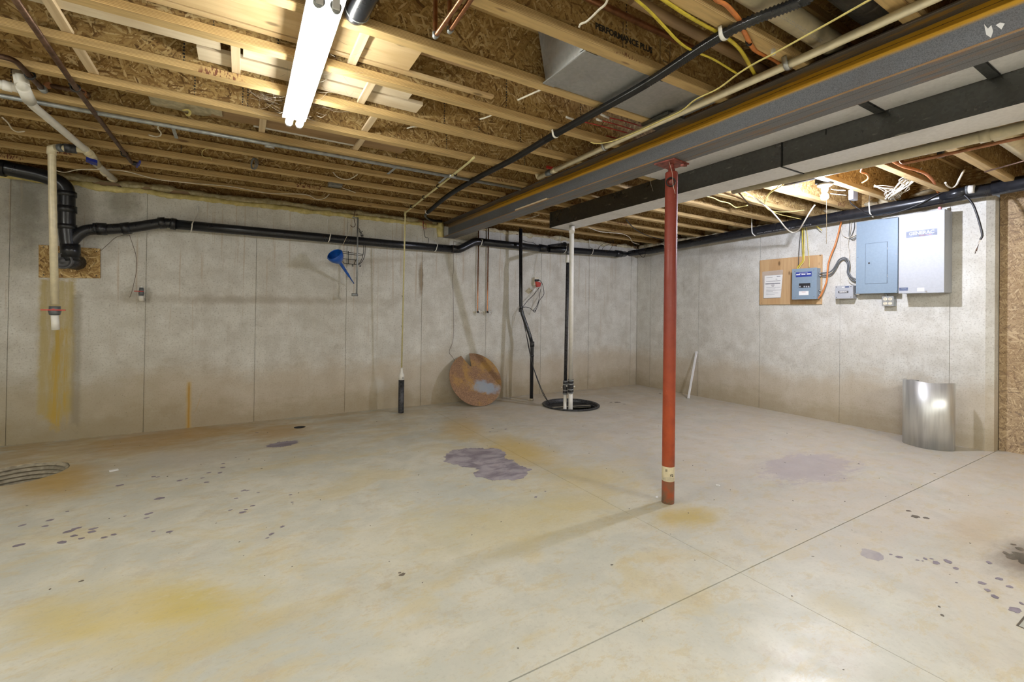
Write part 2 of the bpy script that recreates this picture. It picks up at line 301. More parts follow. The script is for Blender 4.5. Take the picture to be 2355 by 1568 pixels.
M = dict(
    wall=m_concrete_wall(), floor=m_concrete_floor(), osb=m_osb('osb_strand_board', .88), osbw=m_osb('osb_sheathing', 1.0, 'yz', .6), osbp=m_osb('osb_patch', 1.0), subfl=m_osb('subfloor_osb', .9, 'xy'),
    lvl=m_lvl('laminated_flange', (.60, .42, .185), (.24, .135, .045)),
    pine=m_wood('pale_pine_board', (.66, .50, .28), (.50, .33, .15)), whitewood=m_wood('whitewood_board', (.70, .60, .44), (.55, .43, .27), knots=False),
    brownwood=m_wood('dusty_brown_board', (.34, .22, .11), (.20, .12, .05), knots=False), strip=m_wood('furring_strip', (.68, .55, .36), (.5, .36, .2), 1, False, 1),
    ply=m_wood('knotty_plywood', (.56, .37, .19), (.40, .22, .09), .8, True, 2), sill=m_wood('sill_plate_wood', (.30, .19, .09), (.14, .08, .04)),
    galv=m_galv('galvanised_sheet'), galvd=m_galv('galvanised_shaded', (.15, .155, .155), .30), galvl=m_galv('galvanised_lit', (.80, .80, .80), .5, .06, .35), conduit=simple('conduit_steel', (.34, .36, .36), .45, .6),  # one sheet metal: dark reflections painted into duct sides, floor light into bellies
    beam=m_beam(), rust=m_rust(), red=m_red(), redplain=simple('red_oxide_paint', (.22, .05, .035), .5, .1, .4, .2),
    foamy=m_foam('yellow_foam', (.70, .60, .27), (.52, .43, .16)), foamg=m_foam('dusty_foam', (.50, .44, .27), (.34, .28, .15)), pblued=simple('dark_blue_gray_seam', (.10, .135, .175), .5), plug=simple('gray_black_plug', (.085, .085, .09), .5), foamc=m_foam('cream_foam', (.66, .60, .42), (.48, .40, .24)),
    abs=simple('black_drain_plastic', (.012, .013, .016), .30, 0, .3, .02), absd=simple('dusty_black_plastic', (.03, .03, .032), .45, 0, .8, .05, 50),
    flex=simple('black_ribbed_jacket', (.014, .014, .014), .2), white=simple('white_pipe_plastic', (.72, .70, .64), .35, 0, .05), cream=simple('cream_pipe_plastic', (.60, .53, .36), .35, 0, .08),
    yelpipe=simple('yellowed_pipe_plastic', (.60, .54, .27), .35, 0, .08), gray=simple('gray_valve_plastic', (.11, .12, .125), .4), redv=simple('red_valve_plastic', (.45, .04, .03), .35),
    bluev=simple('blue_valve_plastic', (.015, .03, .30), .35), copper=simple('copper_tube', (.42, .20, .10), .35, .9, .25), copperd=simple('tarnished_copper', (.12, .07, .045), .45, .7, .3),
    steeld=simple('dark_bracket_steel', (.03, .03, .03), .4, .6), iron=simple('rusty_wire', (.09, .05, .035), .6, .5, .4), yel=simple('yellow_cable_jacket', (.60, .48, .04), .38), yelp=simple('pale_yellow_cable_jacket', (.66, .56, .20), .4),
    wht=simple('white_cable_jacket', (.68, .63, .52), .4), orange=simple('orange_cable_jacket', (.60, .20, .05), .38), blk=simple('black_cable_jacket', (.015, .015, .016), .4), grc=simple('gray_cable_jacket', (.10, .11, .12), .35),
    pblue=simple('blue_gray_enamel', (.235, .31, .385), .38, .1, .03, 0, 60), pgray=simple('light_gray_enamel', (.40, .415, .44), .55, .1, .03, 0, 60), pgrd=simple('gray_box_enamel', (.42, .43, .45), .4, .1, .04),
    paper=simple('paper_white', (.78, .77, .75), .6, 0, .02), ink=simple('black_ink', (.02, .02, .022), .5), inkg=simple('gray_ink', (.25, .25, .27), .6), bluel=simple('blue_label_print', (.03, .05, .26), .4),
    blueg=simple('navy_label_print', (.07, .10, .19), .4), logo=simple('pale_blue_gray_print', (.20, .23, .31), .6), ivory=simple('ivory_receptacle', (.74, .68, .52), .35), chrome=simple('bright_screw_metal', (.7, .7, .7), .25, .9),
    blue=simple('blue_funnel_plastic', (.008, .09, .42), .3), pvcw=simple('bright_white_plastic', (.80, .80, .80), .3, 0, .02), stain=None, housing=simple('white_fixture_enamel', (.75, .75, .74), .35, 0, .02),
    hole=simple('pit_black', (.012, .011, .010), .7, 0, .4, .3, 20), corr=simple('weathered_corrugated_pipe', (.33, .29, .21), .7, 0, .25, .1, 25), gravel=simple('pit_rubble', (.30, .26, .18), .9, 0, .4, .8, 25), cloth=simple('stained_cloth', (.42, .37, .25), .9, 0, .2, .3),
    web=simple('dusty_cobweb', (.35, .32, .26), .9), tube=m_emit('lit_tube', (1.0, .985, .90), TUBE_E), tubefill=m_emit('lit_tube_fill', (.985, .985, .93), FILL_E), bulb=m_emit('lit_bulb', (.80, .84, 1.0), BULB_E),
    clear=simple('clear_film', (.75, .75, .75), .2, 0, .02, 0, 30, Alpha=.22), bin=m_bright())
def m_stain(name, a, b, rough=.55):
    t = NT(name); p = t.pos(); n = t.noise(t.map(p, (1, 1.8, 1), (0, 0, .4)), 6, 6, .65, .5)
    return t.fin(t.mix(t.ramp(n, .35, .65), a, b), rough, 0)
M['stain'] = m_stain('purple_gray_stain', (.36, .325, .35), (.18, .155, .185)); M['stainl'] = m_stain('faint_purple_stain', (.40, .36, .35), (.30, .27, .29)); M['staind'] = m_stain('dark_residue', (.08, .065, .045), (.16, .13, .10))
M['stainp'] = m_stain('dark_purple_stain', (.26, .225, .265), (.17, .145, .175)); M['patch'] = m_stain('grey_mortar_patch', (.40, .40, .35), (.32, .31, .27))

# ---------------- mesh helpers ----------------
ORI = {}
class MB:
    def __init__(s): s.v = []; s.f = []; s.sm = []
    def box(s, a, b, rz=0., c=None):
        x0, y0, z0 = [min(p, q) for p, q in zip(a, b)]; x1, y1, z1 = [max(p, q) for p, q in zip(a, b)]
        P = [Vector(q) for q in ((x0,y0,z0),(x1,y0,z0),(x1,y1,z0),(x0,y1,z0),(x0,y0,z1),(x1,y0,z1),(x1,y1,z1),(x0,y1,z1))]
        if rz:
            c = Vector(c) if c else Vector(((x0+x1)/2, (y0+y1)/2, 0)); R = Matrix.Rotation(rz, 3, 'Z'); P = [R @ (p-c) + c for p in P]
        return s.hexa(P)
    def hexa(s, P):
        k = len(s.v); s.v += [tuple(p) for p in P]
        for f in ((0,3,2,1),(4,5,6,7),(0,1,5,4),(1,2,6,5),(2,3,7,6),(3,0,4,7)): s.f.append(tuple(k+i for i in f)); s.sm.append(False)
        return s
    def quadbox(s, P, off):
        """quad of four points thickened by the vector off"""
        P = [Vector(p) for p in P]; off = Vector(off); return s.hexa(P + [p+off for p in P])
    def bar(s, a, b, wd, th, up=(0, 0, 1)):
        a, b, up = Vector(a), Vector(b), Vector(up); d = (b-a).normalized(); r = d.cross(up).normalized(); u = r.cross(d)
        h = [(-1,-1),(1,-1),(1,1),(-1,1)]
        return s.hexa([a + r*(i*wd/2) + u*(j*th/2) for i, j in h] + [b + r*(i*wd/2) + u*(j*th/2) for i, j in h])
    def tube(s, pts, r, seg=12, caps=True, r2=None, flat=1.0, ribs=0):
        pts = [Vector(p) for p in pts]; n = len(pts)
        if n < 2: return s
        rr = r if hasattr(r, '__len__') else [r]*n
        t0 = (pts[1]-pts[0]).normalized(); ref = Vector((0, 0, 1)) if abs(t0.z) < .9 else Vector((1, 0, 0)); nr = t0.cross(ref).normalized(); k = len(s.v)
        for i, p in enumerate(pts):
            t = (pts[min(i+1, n-1)] - pts[max(i-1, 0)])
            if t.length < 1e-9: t = t0
            t = t.normalized(); nr = (nr - t*nr.dot(t))
            nr = nr.normalized() if nr.length > 1e-6 else t.orthogonal().normalized(); bn = t.cross(nr)
            for j in range(seg):
                a = 2*PI*j/seg; s.v.append(tuple(p + (nr*math.cos(a) + bn*math.sin(a)*flat)*rr[i]))
        for i in range(n-1):
            for j in range(seg):
                a = k+i*seg+j; b = k+i*seg+(j+1) % seg; s.f.append((a, b, b+seg, a+seg)); s.sm.append(True)
        if caps:
            s.f.append(tuple(k+j for j in range(seg))[::-1]); s.sm.append(False); s.f.append(tuple(k+(n-1)*seg+j for j in range(seg))); s.sm.append(False)
        return s
    def cyl(s, a, b, r, seg=16, r2=None):
        return s.tube([a, b], [r, r if r2 is None else r2], seg)
    def ring(s, c, n, R, r, seg=24, sg=8, a0=0., a1=2*PI):
        c, n = Vector(c), Vector(n).normalized(); u = n.orthogonal().normalized(); v = n.cross(u)
        full = abs(a1-a0-2*PI) < 1e-6
        pts = [c + (u*math.cos(a0+(a1-a0)*i/seg) + v*math.sin(a0+(a1-a0)*i/seg))*R for i in range(seg+1)]
        return s.tube(pts, r, sg, not full)
    def lathe(s, prof, c, ax=(0, 0, 1), seg=32, u=None):
        c, ax = Vector(c), Vector(ax).normalized(); u = Vector(u) if u else ax.orthogonal().normalized(); v = ax.cross(u); k = len(s.v)
        for r, h in prof:
            for j in range(seg):
                a = 2*PI*j/seg; s.v.append(tuple(c + ax*h + (u*math.cos(a)+v*math.sin(a))*r))
        for i in range(len(prof)-1):
            for j in range(seg):
                a = k+i*seg+j; b = k+i*seg+(j+1) % seg; s.f.append((a, b, b+seg, a+seg)); s.sm.append(True)
        return s
    def poly(s, loop, off):
        """flat polygon (list of points, may be concave) extruded by off"""
        loop = [Vector(p) for p in loop]; off = Vector(off); k = len(s.v); n = len(loop)
        s.v += [tuple(p) for p in loop] + [tuple(p+off) for p in loop]
        for t in tessellate_polygon([loop]):
            s.f.append((k+t[0], k+t[1], k+t[2])); s.sm.append(False); s.f.append((k+n+t[2], k+n+t[1], k+n+t[0])); s.sm.append(False)
        for i in range(n): j = (i+1) % n; s.f.append((k+i, k+j, k+n+j, k+n+i)); s.sm.append(False)
        return s
    def build(s, name, mat, parent=None, label=None, cat=None, group=None, kind=None, base=None, bevel=0., fixn=True):
        me = bpy.data.meshes.new(name)
        if parent is not None: o0 = ORI[parent.name]
        elif base is not None: o0 = Vector(base)
        else:
            xs, ys, zs = zip(*s.v); o0 = Vector(((min(xs)+max(xs))/2, (min(ys)+max(ys))/2, min(zs)))
        me.from_pydata([tuple(Vector(p)-o0) for p in s.v], [], s.f); me.polygons.foreach_set('use_smooth', s.sm)
        if fixn or bevel:
            bm = bmesh.new(); bm.from_mesh(me)
            if bevel: bmesh.ops.bevel(bm, geom=bm.edges[:], offset=bevel, segments=1, affect='EDGES')
            if fixn: bmesh.ops.recalc_face_normals(bm, faces=bm.faces)
            bm.to_mesh(me); bm.free()
        me.materials.append(M[mat] if isinstance(mat, str) else mat)
        o = bpy.data.objects.new(name, me); C.objects.link(o)
        if parent is None: o.location = o0; ORI[o.name] = o0
        else: o.parent = parent; ORI[o.name] = o0
        return tag(o, label, cat, group, kind)
def tag(o, label=None, cat=None, group=None, kind=None):
    if label: o['label'] = label
    if cat: o['category'] = cat
    if group: o['group'] = group
    if kind: o['kind'] = kind
    return o
def thing(name, label, cat, loc, group=None, kind=None):
    o = bpy.data.objects.new(name, None); C.objects.link(o); o.location = loc; ORI[o.name] = Vector(loc); o.empty_display_size = .05
    return tag(o, label, cat, group, kind)
def fillet(pts, R, n=6):
    pts = [Vector(p) for p in pts]; out = [pts[0]]
    for i in range(1, len(pts)-1):
        a, b, c = pts[i-1], pts[i], pts[i+1]; u = (a-b); v = (c-b); d = min(R, u.length*.48, v.length*.48)
        p0 = b+u.normalized()*d; p1 = b+v.normalized()*d
        for k in range(n+1):
            t = k/n; out.append(p0*(1-t)**2 + b*2*t*(1-t) + p1*t*t)
    out.append(pts[-1]); return out
def spline(pts, n=8):
    P = [Vector(p) for p in pts]; P = [P[0]*2-P[1]] + P + [P[-1]*2-P[-2]]; out = []
    for i in range(1, len(P)-2):
        for k in range(n):
            t = k/n; a, b, c, d = P[i-1:i+3]
            out.append(.5*((2*b) + (c-a)*t + (2*a-5*b+4*c-d)*t*t + (3*b-a-3*c+d)*t**3))
    out.append(P[-2]); return out
def wire(name, pts, r, mat, label=None, cat='cable', group=None, parent=None, seg=7, n=7, flat=1.0):
    return MB().tube(spline(pts, n), r, seg, flat=flat).build(name, mat, parent, label, cat if parent is None else None, group)
def lettering(name, txt, size, mat, parent, origin, right, up, off=.0006, align='CENTER', bold=0.0, sx=1.0):
    cu = bpy.data.curves.new(name, 'FONT'); cu.body = txt; cu.size = size; cu.align_x = align; cu.align_y = 'CENTER'; cu.offset = bold; cu.extrude = .0002; cu.resolution_u = 2
    to = bpy.data.objects.new(name, cu); C.objects.link(to); bpy.context.view_layer.update()
    me = bpy.data.meshes.new_from_object(to.evaluated_get(bpy.context.evaluated_depsgraph_get())); bpy.data.objects.remove(to); bpy.data.curves.remove(cu)
    right, up = Vector(right).normalized(), Vector(up).normalized(); nn = right.cross(up); o0 = ORI[parent.name]; origin = Vector(origin)
    for v in me.vertices: v.co = origin + right*(v.co.x*sx) + up*v.co.y + nn*(v.co.z+off) - o0
    me.materials.clear(); me.materials.append(M[mat]); o = bpy.data.objects.new(name, me); C.objects.link(o); o.parent = parent; ORI[o.name] = o0; return o
def copy_tree(o, parent=None, dloc=None, label=None):
    c = o.copy(); C.objects.link(c); ORI[c.name] = ORI[o.name] + (Vector(dloc) if dloc else Vector())
    if parent is not None: c.parent = parent
    elif dloc is not None: c.location = o.location + Vector(dloc)
    if label: c['label'] = label
    for ch in list(o.children): copy_tree(ch, c, None)
    return c

# ================= SETTING =================
WT = 2.30                                   # top of the poured walls
SX = [-0.1475 - .9144*i for i in range(13)]
wb = MB().box((-12, .006, -.1), (.2, .2, WT)).build('wall_back', 'wall', kind='structure')
xs = [.0] + SX + [-12.0]
for a, b in zip(xs[:-1], xs[1:]):
    if a - b > .05: MB().box((a-.0028, 0, -.02), (b+.0028, .004, WT)).build('form_panel', 'wall', wb)
wr = MB().box((.006, -4.195, -.1), (.2, 0, WT)).build('wall_right', 'wall', kind='structure')
ys = [0.0, -.2933, -1.2077, -2.1221, -3.0365, -3.9509]
for a, b in zip(ys[:-1], ys[1:]): MB().box((0, a-.0028, -.02), (.004, b+.0028, WT)).build('form_panel', 'wall', wr)
MB().poly([(0, -3.9531, -.02), (0, -4.190, -.02), (.045, -4.238, -.02), (.2, -4.238, -.02), (.2, -3.9531, -.02)], (0, 0, WT+.02)).build('form_panel', 'wall', wr)
wo = MB().box((.175, -9.3, -.1), (.26, -4.238, 2.34)).build('wall_right_framed', 'sill', kind='structure')
for k in range(5): MB().box((.16, -4.243-1.0*k, -.02), (.1745, -4.243-1.0*k-.996, 2.335)).build('osb_sheet', 'osbw', wo)
wl = MB().box((-12.2, -9.3, -.1), (-12, .2, 2.64)).build('wall_left', 'wall', kind='structure')
wf = MB().box((-12, -9.5, -.1), (.2, -9.3, 2.64)).build('wall_front', 'wall', kind='structure')

def circ(c, r, n=40, rag=0., seed=0):
    return [(c[0] + r*(1+rag*noise.noise((math.cos(2*PI*i/n)*2+seed, math.sin(2*PI*i/n)*2, seed)))*math.cos(2*PI*i/n), c[1] + r*(1+rag*noise.noise((math.cos(2*PI*i/n)*2+seed, math.sin(2*PI*i/n)*2, seed)))*math.sin(2*PI*i/n)) for i in range(n)]
PIT, SUMP, DRAIN, CLEAN = (-7.10, -.955), (-2.09, -.875), (-5.238, -.467), (-2.40, -4.90)
JX, JY = -3.7618, -4.2429
fl = MB().box((-12, -9.3, -.75), (.2, .2, -.7)).build('floor', 'gravel', kind='structure')
def slab(x0, x1, y0, y1, holes):
    outer = [Vector((x0, y0, 0)), Vector((x1, y0, 0)), Vector((x1, y1, 0)), Vector((x0, y1, 0))]
    loops = [outer] + [[Vector((a, b, 0)) for a, b in h][::-1] for h in holes]
    m = MB(); allp = [p for l in loops for p in l]; m.v = [tuple(p) for p in allp]
    for t in tessellate_polygon(loops): m.f.append(tuple(t)); m.sm.append(False)
    k = 0
    for l in loops:
        n = len(l); b = len(m.v); m.v += [(p.x, p.y, -.12) for p in l]
        for i in range(n): j = (i+1) % n; m.f.append((k+i, k+j, b+j, b+i)); m.sm.append(False)
        k += n
    return m.build('concrete_slab', 'floor', fl)
g, g1 = .0016, .0027
slab(-12, JX-g, JY+g1, .0, [circ(PIT, .262, 40, .05, 3), circ(DRAIN, .056, 24)])
slab(JX+g, .16, JY+g1, .0, [circ(SUMP, .352, 48)])
slab(-12, JX-g, -9.3, JY-g1, [])
slab(JX+g, .16, -9.3, JY-g1, [circ(CLEAN, .075, 28, .5, 5)])

MB().box((-12, JY-.02, -.03), (.16, JY+.02, -.006)).build('joint_filler', 'hole', fl); MB().box((JX-.02, -9.3, -.03), (JX+.02, 0, -.004)).build('joint_filler', 'corr', fl)

# ---- joists (children of the ceiling) ----
JB = 2.345
ceil = MB().box((-12, -9.3, 2.647), (.26, .2, 2.665)).build('ceiling', 'subfl', kind='structure')
YJ = lambda k: -.372 - .4008*k
def joist_meshes():
    web = MB().box((-12, YJ(0)-.005, JB+.03), (.13, YJ(0)+.005, 2.62)).build('joist', 'osb', ceil)
    MB().box((-12, YJ(0)-.029, JB), (.13, YJ(0)+.029, JB+.038)).build('bottom_flange', 'lvl', web, bevel=.002)
    MB().box((-12, YJ(0)-.029, 2.609), (.13, YJ(0)+.029, 2.647)).build('top_flange', 'lvl', web)
    return web
j0 = joist_meshes()
for k in range(1, 22):
    c = j0.copy(); C.objects.link(c); c.parent = ceil; c.location = (0, -.4008*k, 0); ORI[c.name] = ORI[j0.name]
    for ch in list(j0.children): d = ch.copy(); C.objects.link(d); d.parent = c; ORI[d.name] = ORI[ch.name]
# sill plates and rim boards on top of the walls
MB().box((-12, .012, WT+.002), (.2, .15, JB)).build('trim_1', 'sill', kind='structure', bevel=.002)
MB().box((.012, -4.2, WT+.002), (.15, .0, JB)).build('trim_2', 'sill', kind='structure', bevel=.002)
MB().box((-12, .13, JB+.002), (.2, .16, 2.645)).build('trim_3', 'osb', kind='structure')
MB().box((.135, -9.3, JB+.002), (.165, .12, 2.645)).build('trim_4', 'osb', kind='structure')

# ---- spray foam beads ----
def foam(name, pts, r, mat, label, seed, amp=.5, seg=12, step=.03, flat=1.):
    P = [Vector(p) for p in pts]; out = []
    for a, b in zip(P[:-1], P[1:]):
        n = max(2, int((b-a).length/step)); out += [a.lerp(b, i/n) for i in range(n)]
    out.append(P[-1])
    out = [p + Vector((0, noise.noise(p*5+Vector((seed, 0, 0)))*r*.5, noise.noise(p*4+Vector((0, seed, 0)))*r*.6)) for p in out]
    rr = [r*(1+amp*noise.noise(p*7+Vector((0, 0, seed)))+.25*noise.noise(p*25)) for p in out]
    m = MB().tube(out, rr, seg, True, flat=flat)
    m.v = [tuple(Vector(v) + noise.noise_vector(Vector(v)*22)*r*.35) for v in m.v]
    return m.build(name, mat, None, label, 'foam')
foam('spray_foam', [(-9, .008, 2.290), (-3.60, .008, 2.290)], .027, 'foamy', 'bright yellow spray foam bead along the top edge of the left concrete wall', 1)
foam('spray_foam', [(-9, .04, 2.337), (-3.62, .04, 2.337)], .038, 'foamg', 'upper dusty yellow foam band between sill plate and joists above the left wall', 4)
foam('spray_foam', [(-3.565, -.005, 2.15), (-3.585, -.01, 2.25), (-3.565, -.005, 2.345)], .042, 'foamy', 'bulging yellow foam lump around the end of the steel beam', 9, .6)
foam('spray_foam', [(-3.33, .03, 2.318), (-.08, .03, 2.318)], .036, 'foamc', 'cream spray foam along the wall top right of the steel beam', 12, .7)
foam('spray_foam', [(.02, -.05, 2.322), (.02, -4.15, 2.322)], .040, 'foamc', 'cream spray foam along the top of the electrical panel wall', 17, .8)
for k in range(0, 11):
    y = YJ(k)+.2; m = MB().tube([(.11, y-.16, 2.40), (.10, y-.06, 2.43), (.11, y+.05, 2.41), (.11, y+.15, 2.42)], [.03, .06, .055, .03], 12)
    m.v = [tuple(Vector(v) + noise.noise_vector(Vector(v)*14)*.035) for v in m.v]
    m.build('rim_foam', 'foamc', None, 'cream foam lump above the panel wall in the %s joist bay from the back corner' % ['first','second','third','fourth','fifth','sixth','seventh','eighth','ninth','tenth','eleventh'][k], 'foam', 'foam lumps in the rim of the joist bays')

# ================= LARGE OBJECTS =================
# ---- steel beam ----
bm_ = thing('steel_beam', 'long rusty steel beam with a yellow-stained web crossing the ceiling', 'beam', (-3.455, -4.6, 2.15))
MB().box((-3.455-.004, -9.2, 2.158), (-3.455+.004, .1, 2.337)).build('web', 'beam', bm_)
MB().box((-3.538, -9.2, 2.15), (-3.372, .1, 2.160)).build('bottom_flange', 'beam', bm_, bevel=.002)
MB().box((-3.538, -9.2, 2.335), (-3.372, .1, 2.345)).build('top_flange', 'beam', bm_, bevel=.002)
m = MB().poly([(-3.4595,-4.9634,2.2572),(-3.4595,-4.9735,2.2344),(-3.4595,-4.9823,2.2422),(-3.4595,-4.9868,2.2179),(-3.4595,-4.9814,2.1972),(-3.4595,-4.9692,2.2146)], (-.0008, 0, 0)).build('torn_sticker', 'paper', bm_)
m = MB().poly([(-3.4595,-4.9932,2.2363),(-3.4595,-5.004,2.2398),(-3.4595,-5.0157,2.2303),(-3.4595,-5.0073,2.2132)], (-.0008, 0, 0)).build('torn_sticker', 'paper', bm_)
a, b = Vector((-3.5169,-2.1147,2.162)), Vector((-3.5352,-2.5783,2.162))
MB().box((-3.53, -1.80, 2.1605), (-3.488, -2.32, 2.176)).build('wood_shim', 'strip', None, 'thin pale wood shim lying on the lower flange of the beam', 'shim', bevel=.001)

# ---- column ----
CX, CY = -3.425, -3.548
col = thing('steel_column', 'red painted round steel column under the beam with a white label near its foot', 'column', (CX, CY, 0))
MB().lathe([(.0365, 0), (.0385, .004), (.0385, 2.085), (.035, 2.092), (.020, 2.092)], (CX, CY, 0), seg=36).build('post', 'red', col)
MB().lathe([(.021, 2.08), (.021, 2.11), (.017, 2.112), (.017, 2.142)], (CX, CY, 0), seg=20).build('adjusting_screw', 'redplain', col)
MB().box((CX-.082, CY-.072, 2.141), (CX+.082, CY+.072, 2.1495), rz=.12, c=(CX, CY, 0)).build('top_plate', 'redplain', col)
MB().bar((CX+.025, CY-.06, 2.128), (CX+.07, CY-.05, 2.133), .02, .012).build('plate_clip', 'redplain', col)
lab = MB().lathe([(.0389, .142), (.0392, .143), (.0392, .232), (.0389, .233)], (CX, CY, 0), seg=36).build('paper_label', 'cream', col)
dv = Vector((-5.7544-CX, -5.4907-CY, 0)).normalized(); rt = Vector((-dv.y, dv.x, 0))
for i in range(9):
    p = Vector((CX, CY, .212)) + dv*.0392 + rt*(-.016+.002*i*1.3) - dv*.0012; MB().bar(p-Vector((0, 0, .008)), p+Vector((0, 0, .008)), .0011, .0016, dv).build('barcode_bar', 'ink', lab)
lettering('lettering', 'Y2', .020, 'ink', lab, Vector((CX, CY, .182)) + (dv*.86+rt*.5).normalized()*.0394, (dv*.86+rt*.5).normalized().cross(Vector((0, 0, -1))), (0, 0, 1), bold=.0006)
for i in range(3): lettering('lettering', 'WARNING  SEE INSTALLATION', .005, 'inkg', lab, Vector((CX, CY, .168-.008*i)) + dv*.0393, rt, (0, 0, 1))
rc = Vector((CX, CY, 2.018)) + dv*.045 - rt*.004
rg = thing('wire_coil', 'small dark wire coil hung on a peg near the top of the red column', 'coil', tuple(rc))
m = MB()
for q in range(4): m.ring(rc + dv*(.004*q-.004), dv + rt*.05*q, .0255+.0012*(q % 2), .0032, 28, 6)
m.build('loops', 'steeld', rg)
MB().cyl(rc - dv*.012, rc + dv*.006, .011, 14).build('peg', 'redplain', rg)
wire('hanging_wire', [Vector((CX-.06, CY-.03, 2.14)), Vector((CX-.065, CY-.06, 2.06)), Vector((CX-.07, CY-.07, 1.99)), Vector((CX-.06, CY-.08, 1.93))], .0011, 'wht', 'thin tie wire hanging beside the top of the red column', 'wire')

# ---- fluorescent strip light ----
def strip_light(x, y0, y1, label, tm, zt=2.27):
    t = thing('strip_light', label, 'light', (x, (y0+y1)/2, zt))
    MB().poly([(x-.034, y0, 2.344), (x-.062, y0, 2.312), (x-.062, y0, 2.300), (x+.062, y0, 2.300), (x+.062, y0, 2.312), (x+.034, y0, 2.344)], (0, y1-y0, 0)).build('housing', 'housing', t)
    for s in (-.0275, .0275):
        tb = MB().tube([(x+s, y0+.025, zt), (x+s, y1-.025, zt)], .019, 20).build('fluorescent_tube', tm, t)
        for yy, d in ((y0, 1), (y1, -1)):
            MB().cyl((x+s, yy+d*.010, zt), (x+s, yy+d*.03, zt), .0195, 20).build('tube_cap', 'housing' if yy == y1 else 'conduit', tb)
            MB().box((x+s-.012, yy, 2.255), (x+s+.012, yy+d*.012, 2.30)).build('lamp_holder', 'housing', t)
    return t
strip_light(-5.512, -3.80, -2.56, 'lit two-tube fluorescent strip light under the joists', 'tube')
for i, (x, y) in enumerate(((-5.512, -6.9), (-8.9, -4.6), (-2.2, -7.4), (-8.6, -7.9))):  # strips added out of view to fill the room with light
    strip_light(x, y, y+1.24, ['unseen fill strip light added in line behind the near one', 'unseen fill strip light added by the left wall', 'unseen fill strip light added right of the beam', 'unseen fill strip light added in the rear left corner'][i], 'tubefill')

# ---- keyless bulb holder ----
B = Vector((-1.44, -3.525, 2.232))
t = thing('bulb_light', 'lit bare bulb in a white holder with a pull string, before the panels', 'light', tuple(B))
MB().box((B.x-.055, B.y-.055, 2.338), (B.x+.055, B.y+.055, 2.38)).build('ceiling_box', 'steeld', t, bevel=.004)
MB().lathe([(.0, 2.338), (.055, 2.337), (.056, 2.325), (.045, 2.316), (.026, 2.308), (.024, 2.272), (.0, 2.272)], (B.x, B.y, 0), seg=28).build('holder', 'housing', t)
MB().lathe([(.0, .040), (.014, .040), (.016, .028), (.026, .012), (.030, -.004), (.027, -.019), (.017, -.029), (.0, -.033)], B, seg=24).build('bulb', 'bulb', t)
wire('pull_string', [B+Vector((-.034, -.03, .08)), B+Vector((-.036, -.032, -.05)), B+Vector((-.036, -.033, -.23)), B+Vector((-.036, -.033, -.42))], .0022, 'wht', None, None, None, t)
MB().bar((B.x-.07, YJ(8)+.03, 2.39), (B.x-.07, YJ(7)-.03, 2.39), .03, .02).build('box_hanger', 'steeld', t)

# ---- main supply duct beside the beam ----
DX0, DX1, DZ, DE = -2.735, -2.465, 2.168, -1.27
seams = [-3.86, -5.05, -6.3, -7.5]
d = thing('supply_duct', 'long dark-sided galvanised duct with a paler belly running beside the beam', 'duct', (-2.6, -4.5, DZ))
def duct_sec(y0, y1, r0, r1):
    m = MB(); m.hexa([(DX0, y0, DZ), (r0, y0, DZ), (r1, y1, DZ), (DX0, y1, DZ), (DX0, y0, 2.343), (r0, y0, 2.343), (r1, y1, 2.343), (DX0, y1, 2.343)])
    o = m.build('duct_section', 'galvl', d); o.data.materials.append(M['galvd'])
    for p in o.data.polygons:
        if abs(p.normal.z) < .5: p.material_index = 1  # upright faces get the copy with shade in its colour
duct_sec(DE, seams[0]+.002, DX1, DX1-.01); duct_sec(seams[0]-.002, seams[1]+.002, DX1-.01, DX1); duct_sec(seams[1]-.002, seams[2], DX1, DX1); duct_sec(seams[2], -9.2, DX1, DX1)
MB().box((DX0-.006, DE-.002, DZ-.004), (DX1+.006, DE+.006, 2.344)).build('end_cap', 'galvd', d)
MB().box((DX0-.004, DE-.028, DZ-.002), (DX0+.002, DE-.004, 2.344)).build('end_flange', 'galvd', d)
for y in (seams[0], seams[1]):
    MB().box((DX0-.006, y-.005, DZ-.005), (DX1, y+.005, DZ+.001)).build('drive_cleat', 'steeld', d); MB().box((DX0-.006, y-.004, DZ-.003), (DX0+.001, y+.004, 2.343)).build('drive_cleat', 'steeld', d)
for px_ in (-2.95, -4.12): MB().bar((DX0-.002, px_, 2.29), (DX0-.002, px_, 2.345), .004, .003, (1, 0, 0)).build('hanger_wire', 'steeld', d)
for p in ((-2.74, -4.5, 2.344), ): pass

# ---- flat upper duct / return panning between beam and duct ----
u = thing('return_duct', 'flat pale metal return duct fitted tight under the joists between beam and dark duct', 'duct', (-3.0, -5, 2.325))
for y0, y1 in ((-2.86, -4.402), (-4.408, -4.845), (-4.851, -6.2), (-6.206, -9.2)):
    MB().box((-3.365, y0, 2.326), (DX0-.004, y1, 2.344)).build('duct_panel', 'galvl', u)
for y in (-4.405, -4.848): MB().box((-3.365, y-.004, 2.320), (DX0-.006, y+.035, 2.327)).build('drive_cleat', 'galvd', u); MB().box((-3.365, y-.009, 2.322), (DX0-.006, y-.004, 2.327)).build('drive_cleat', 'steeld', u)

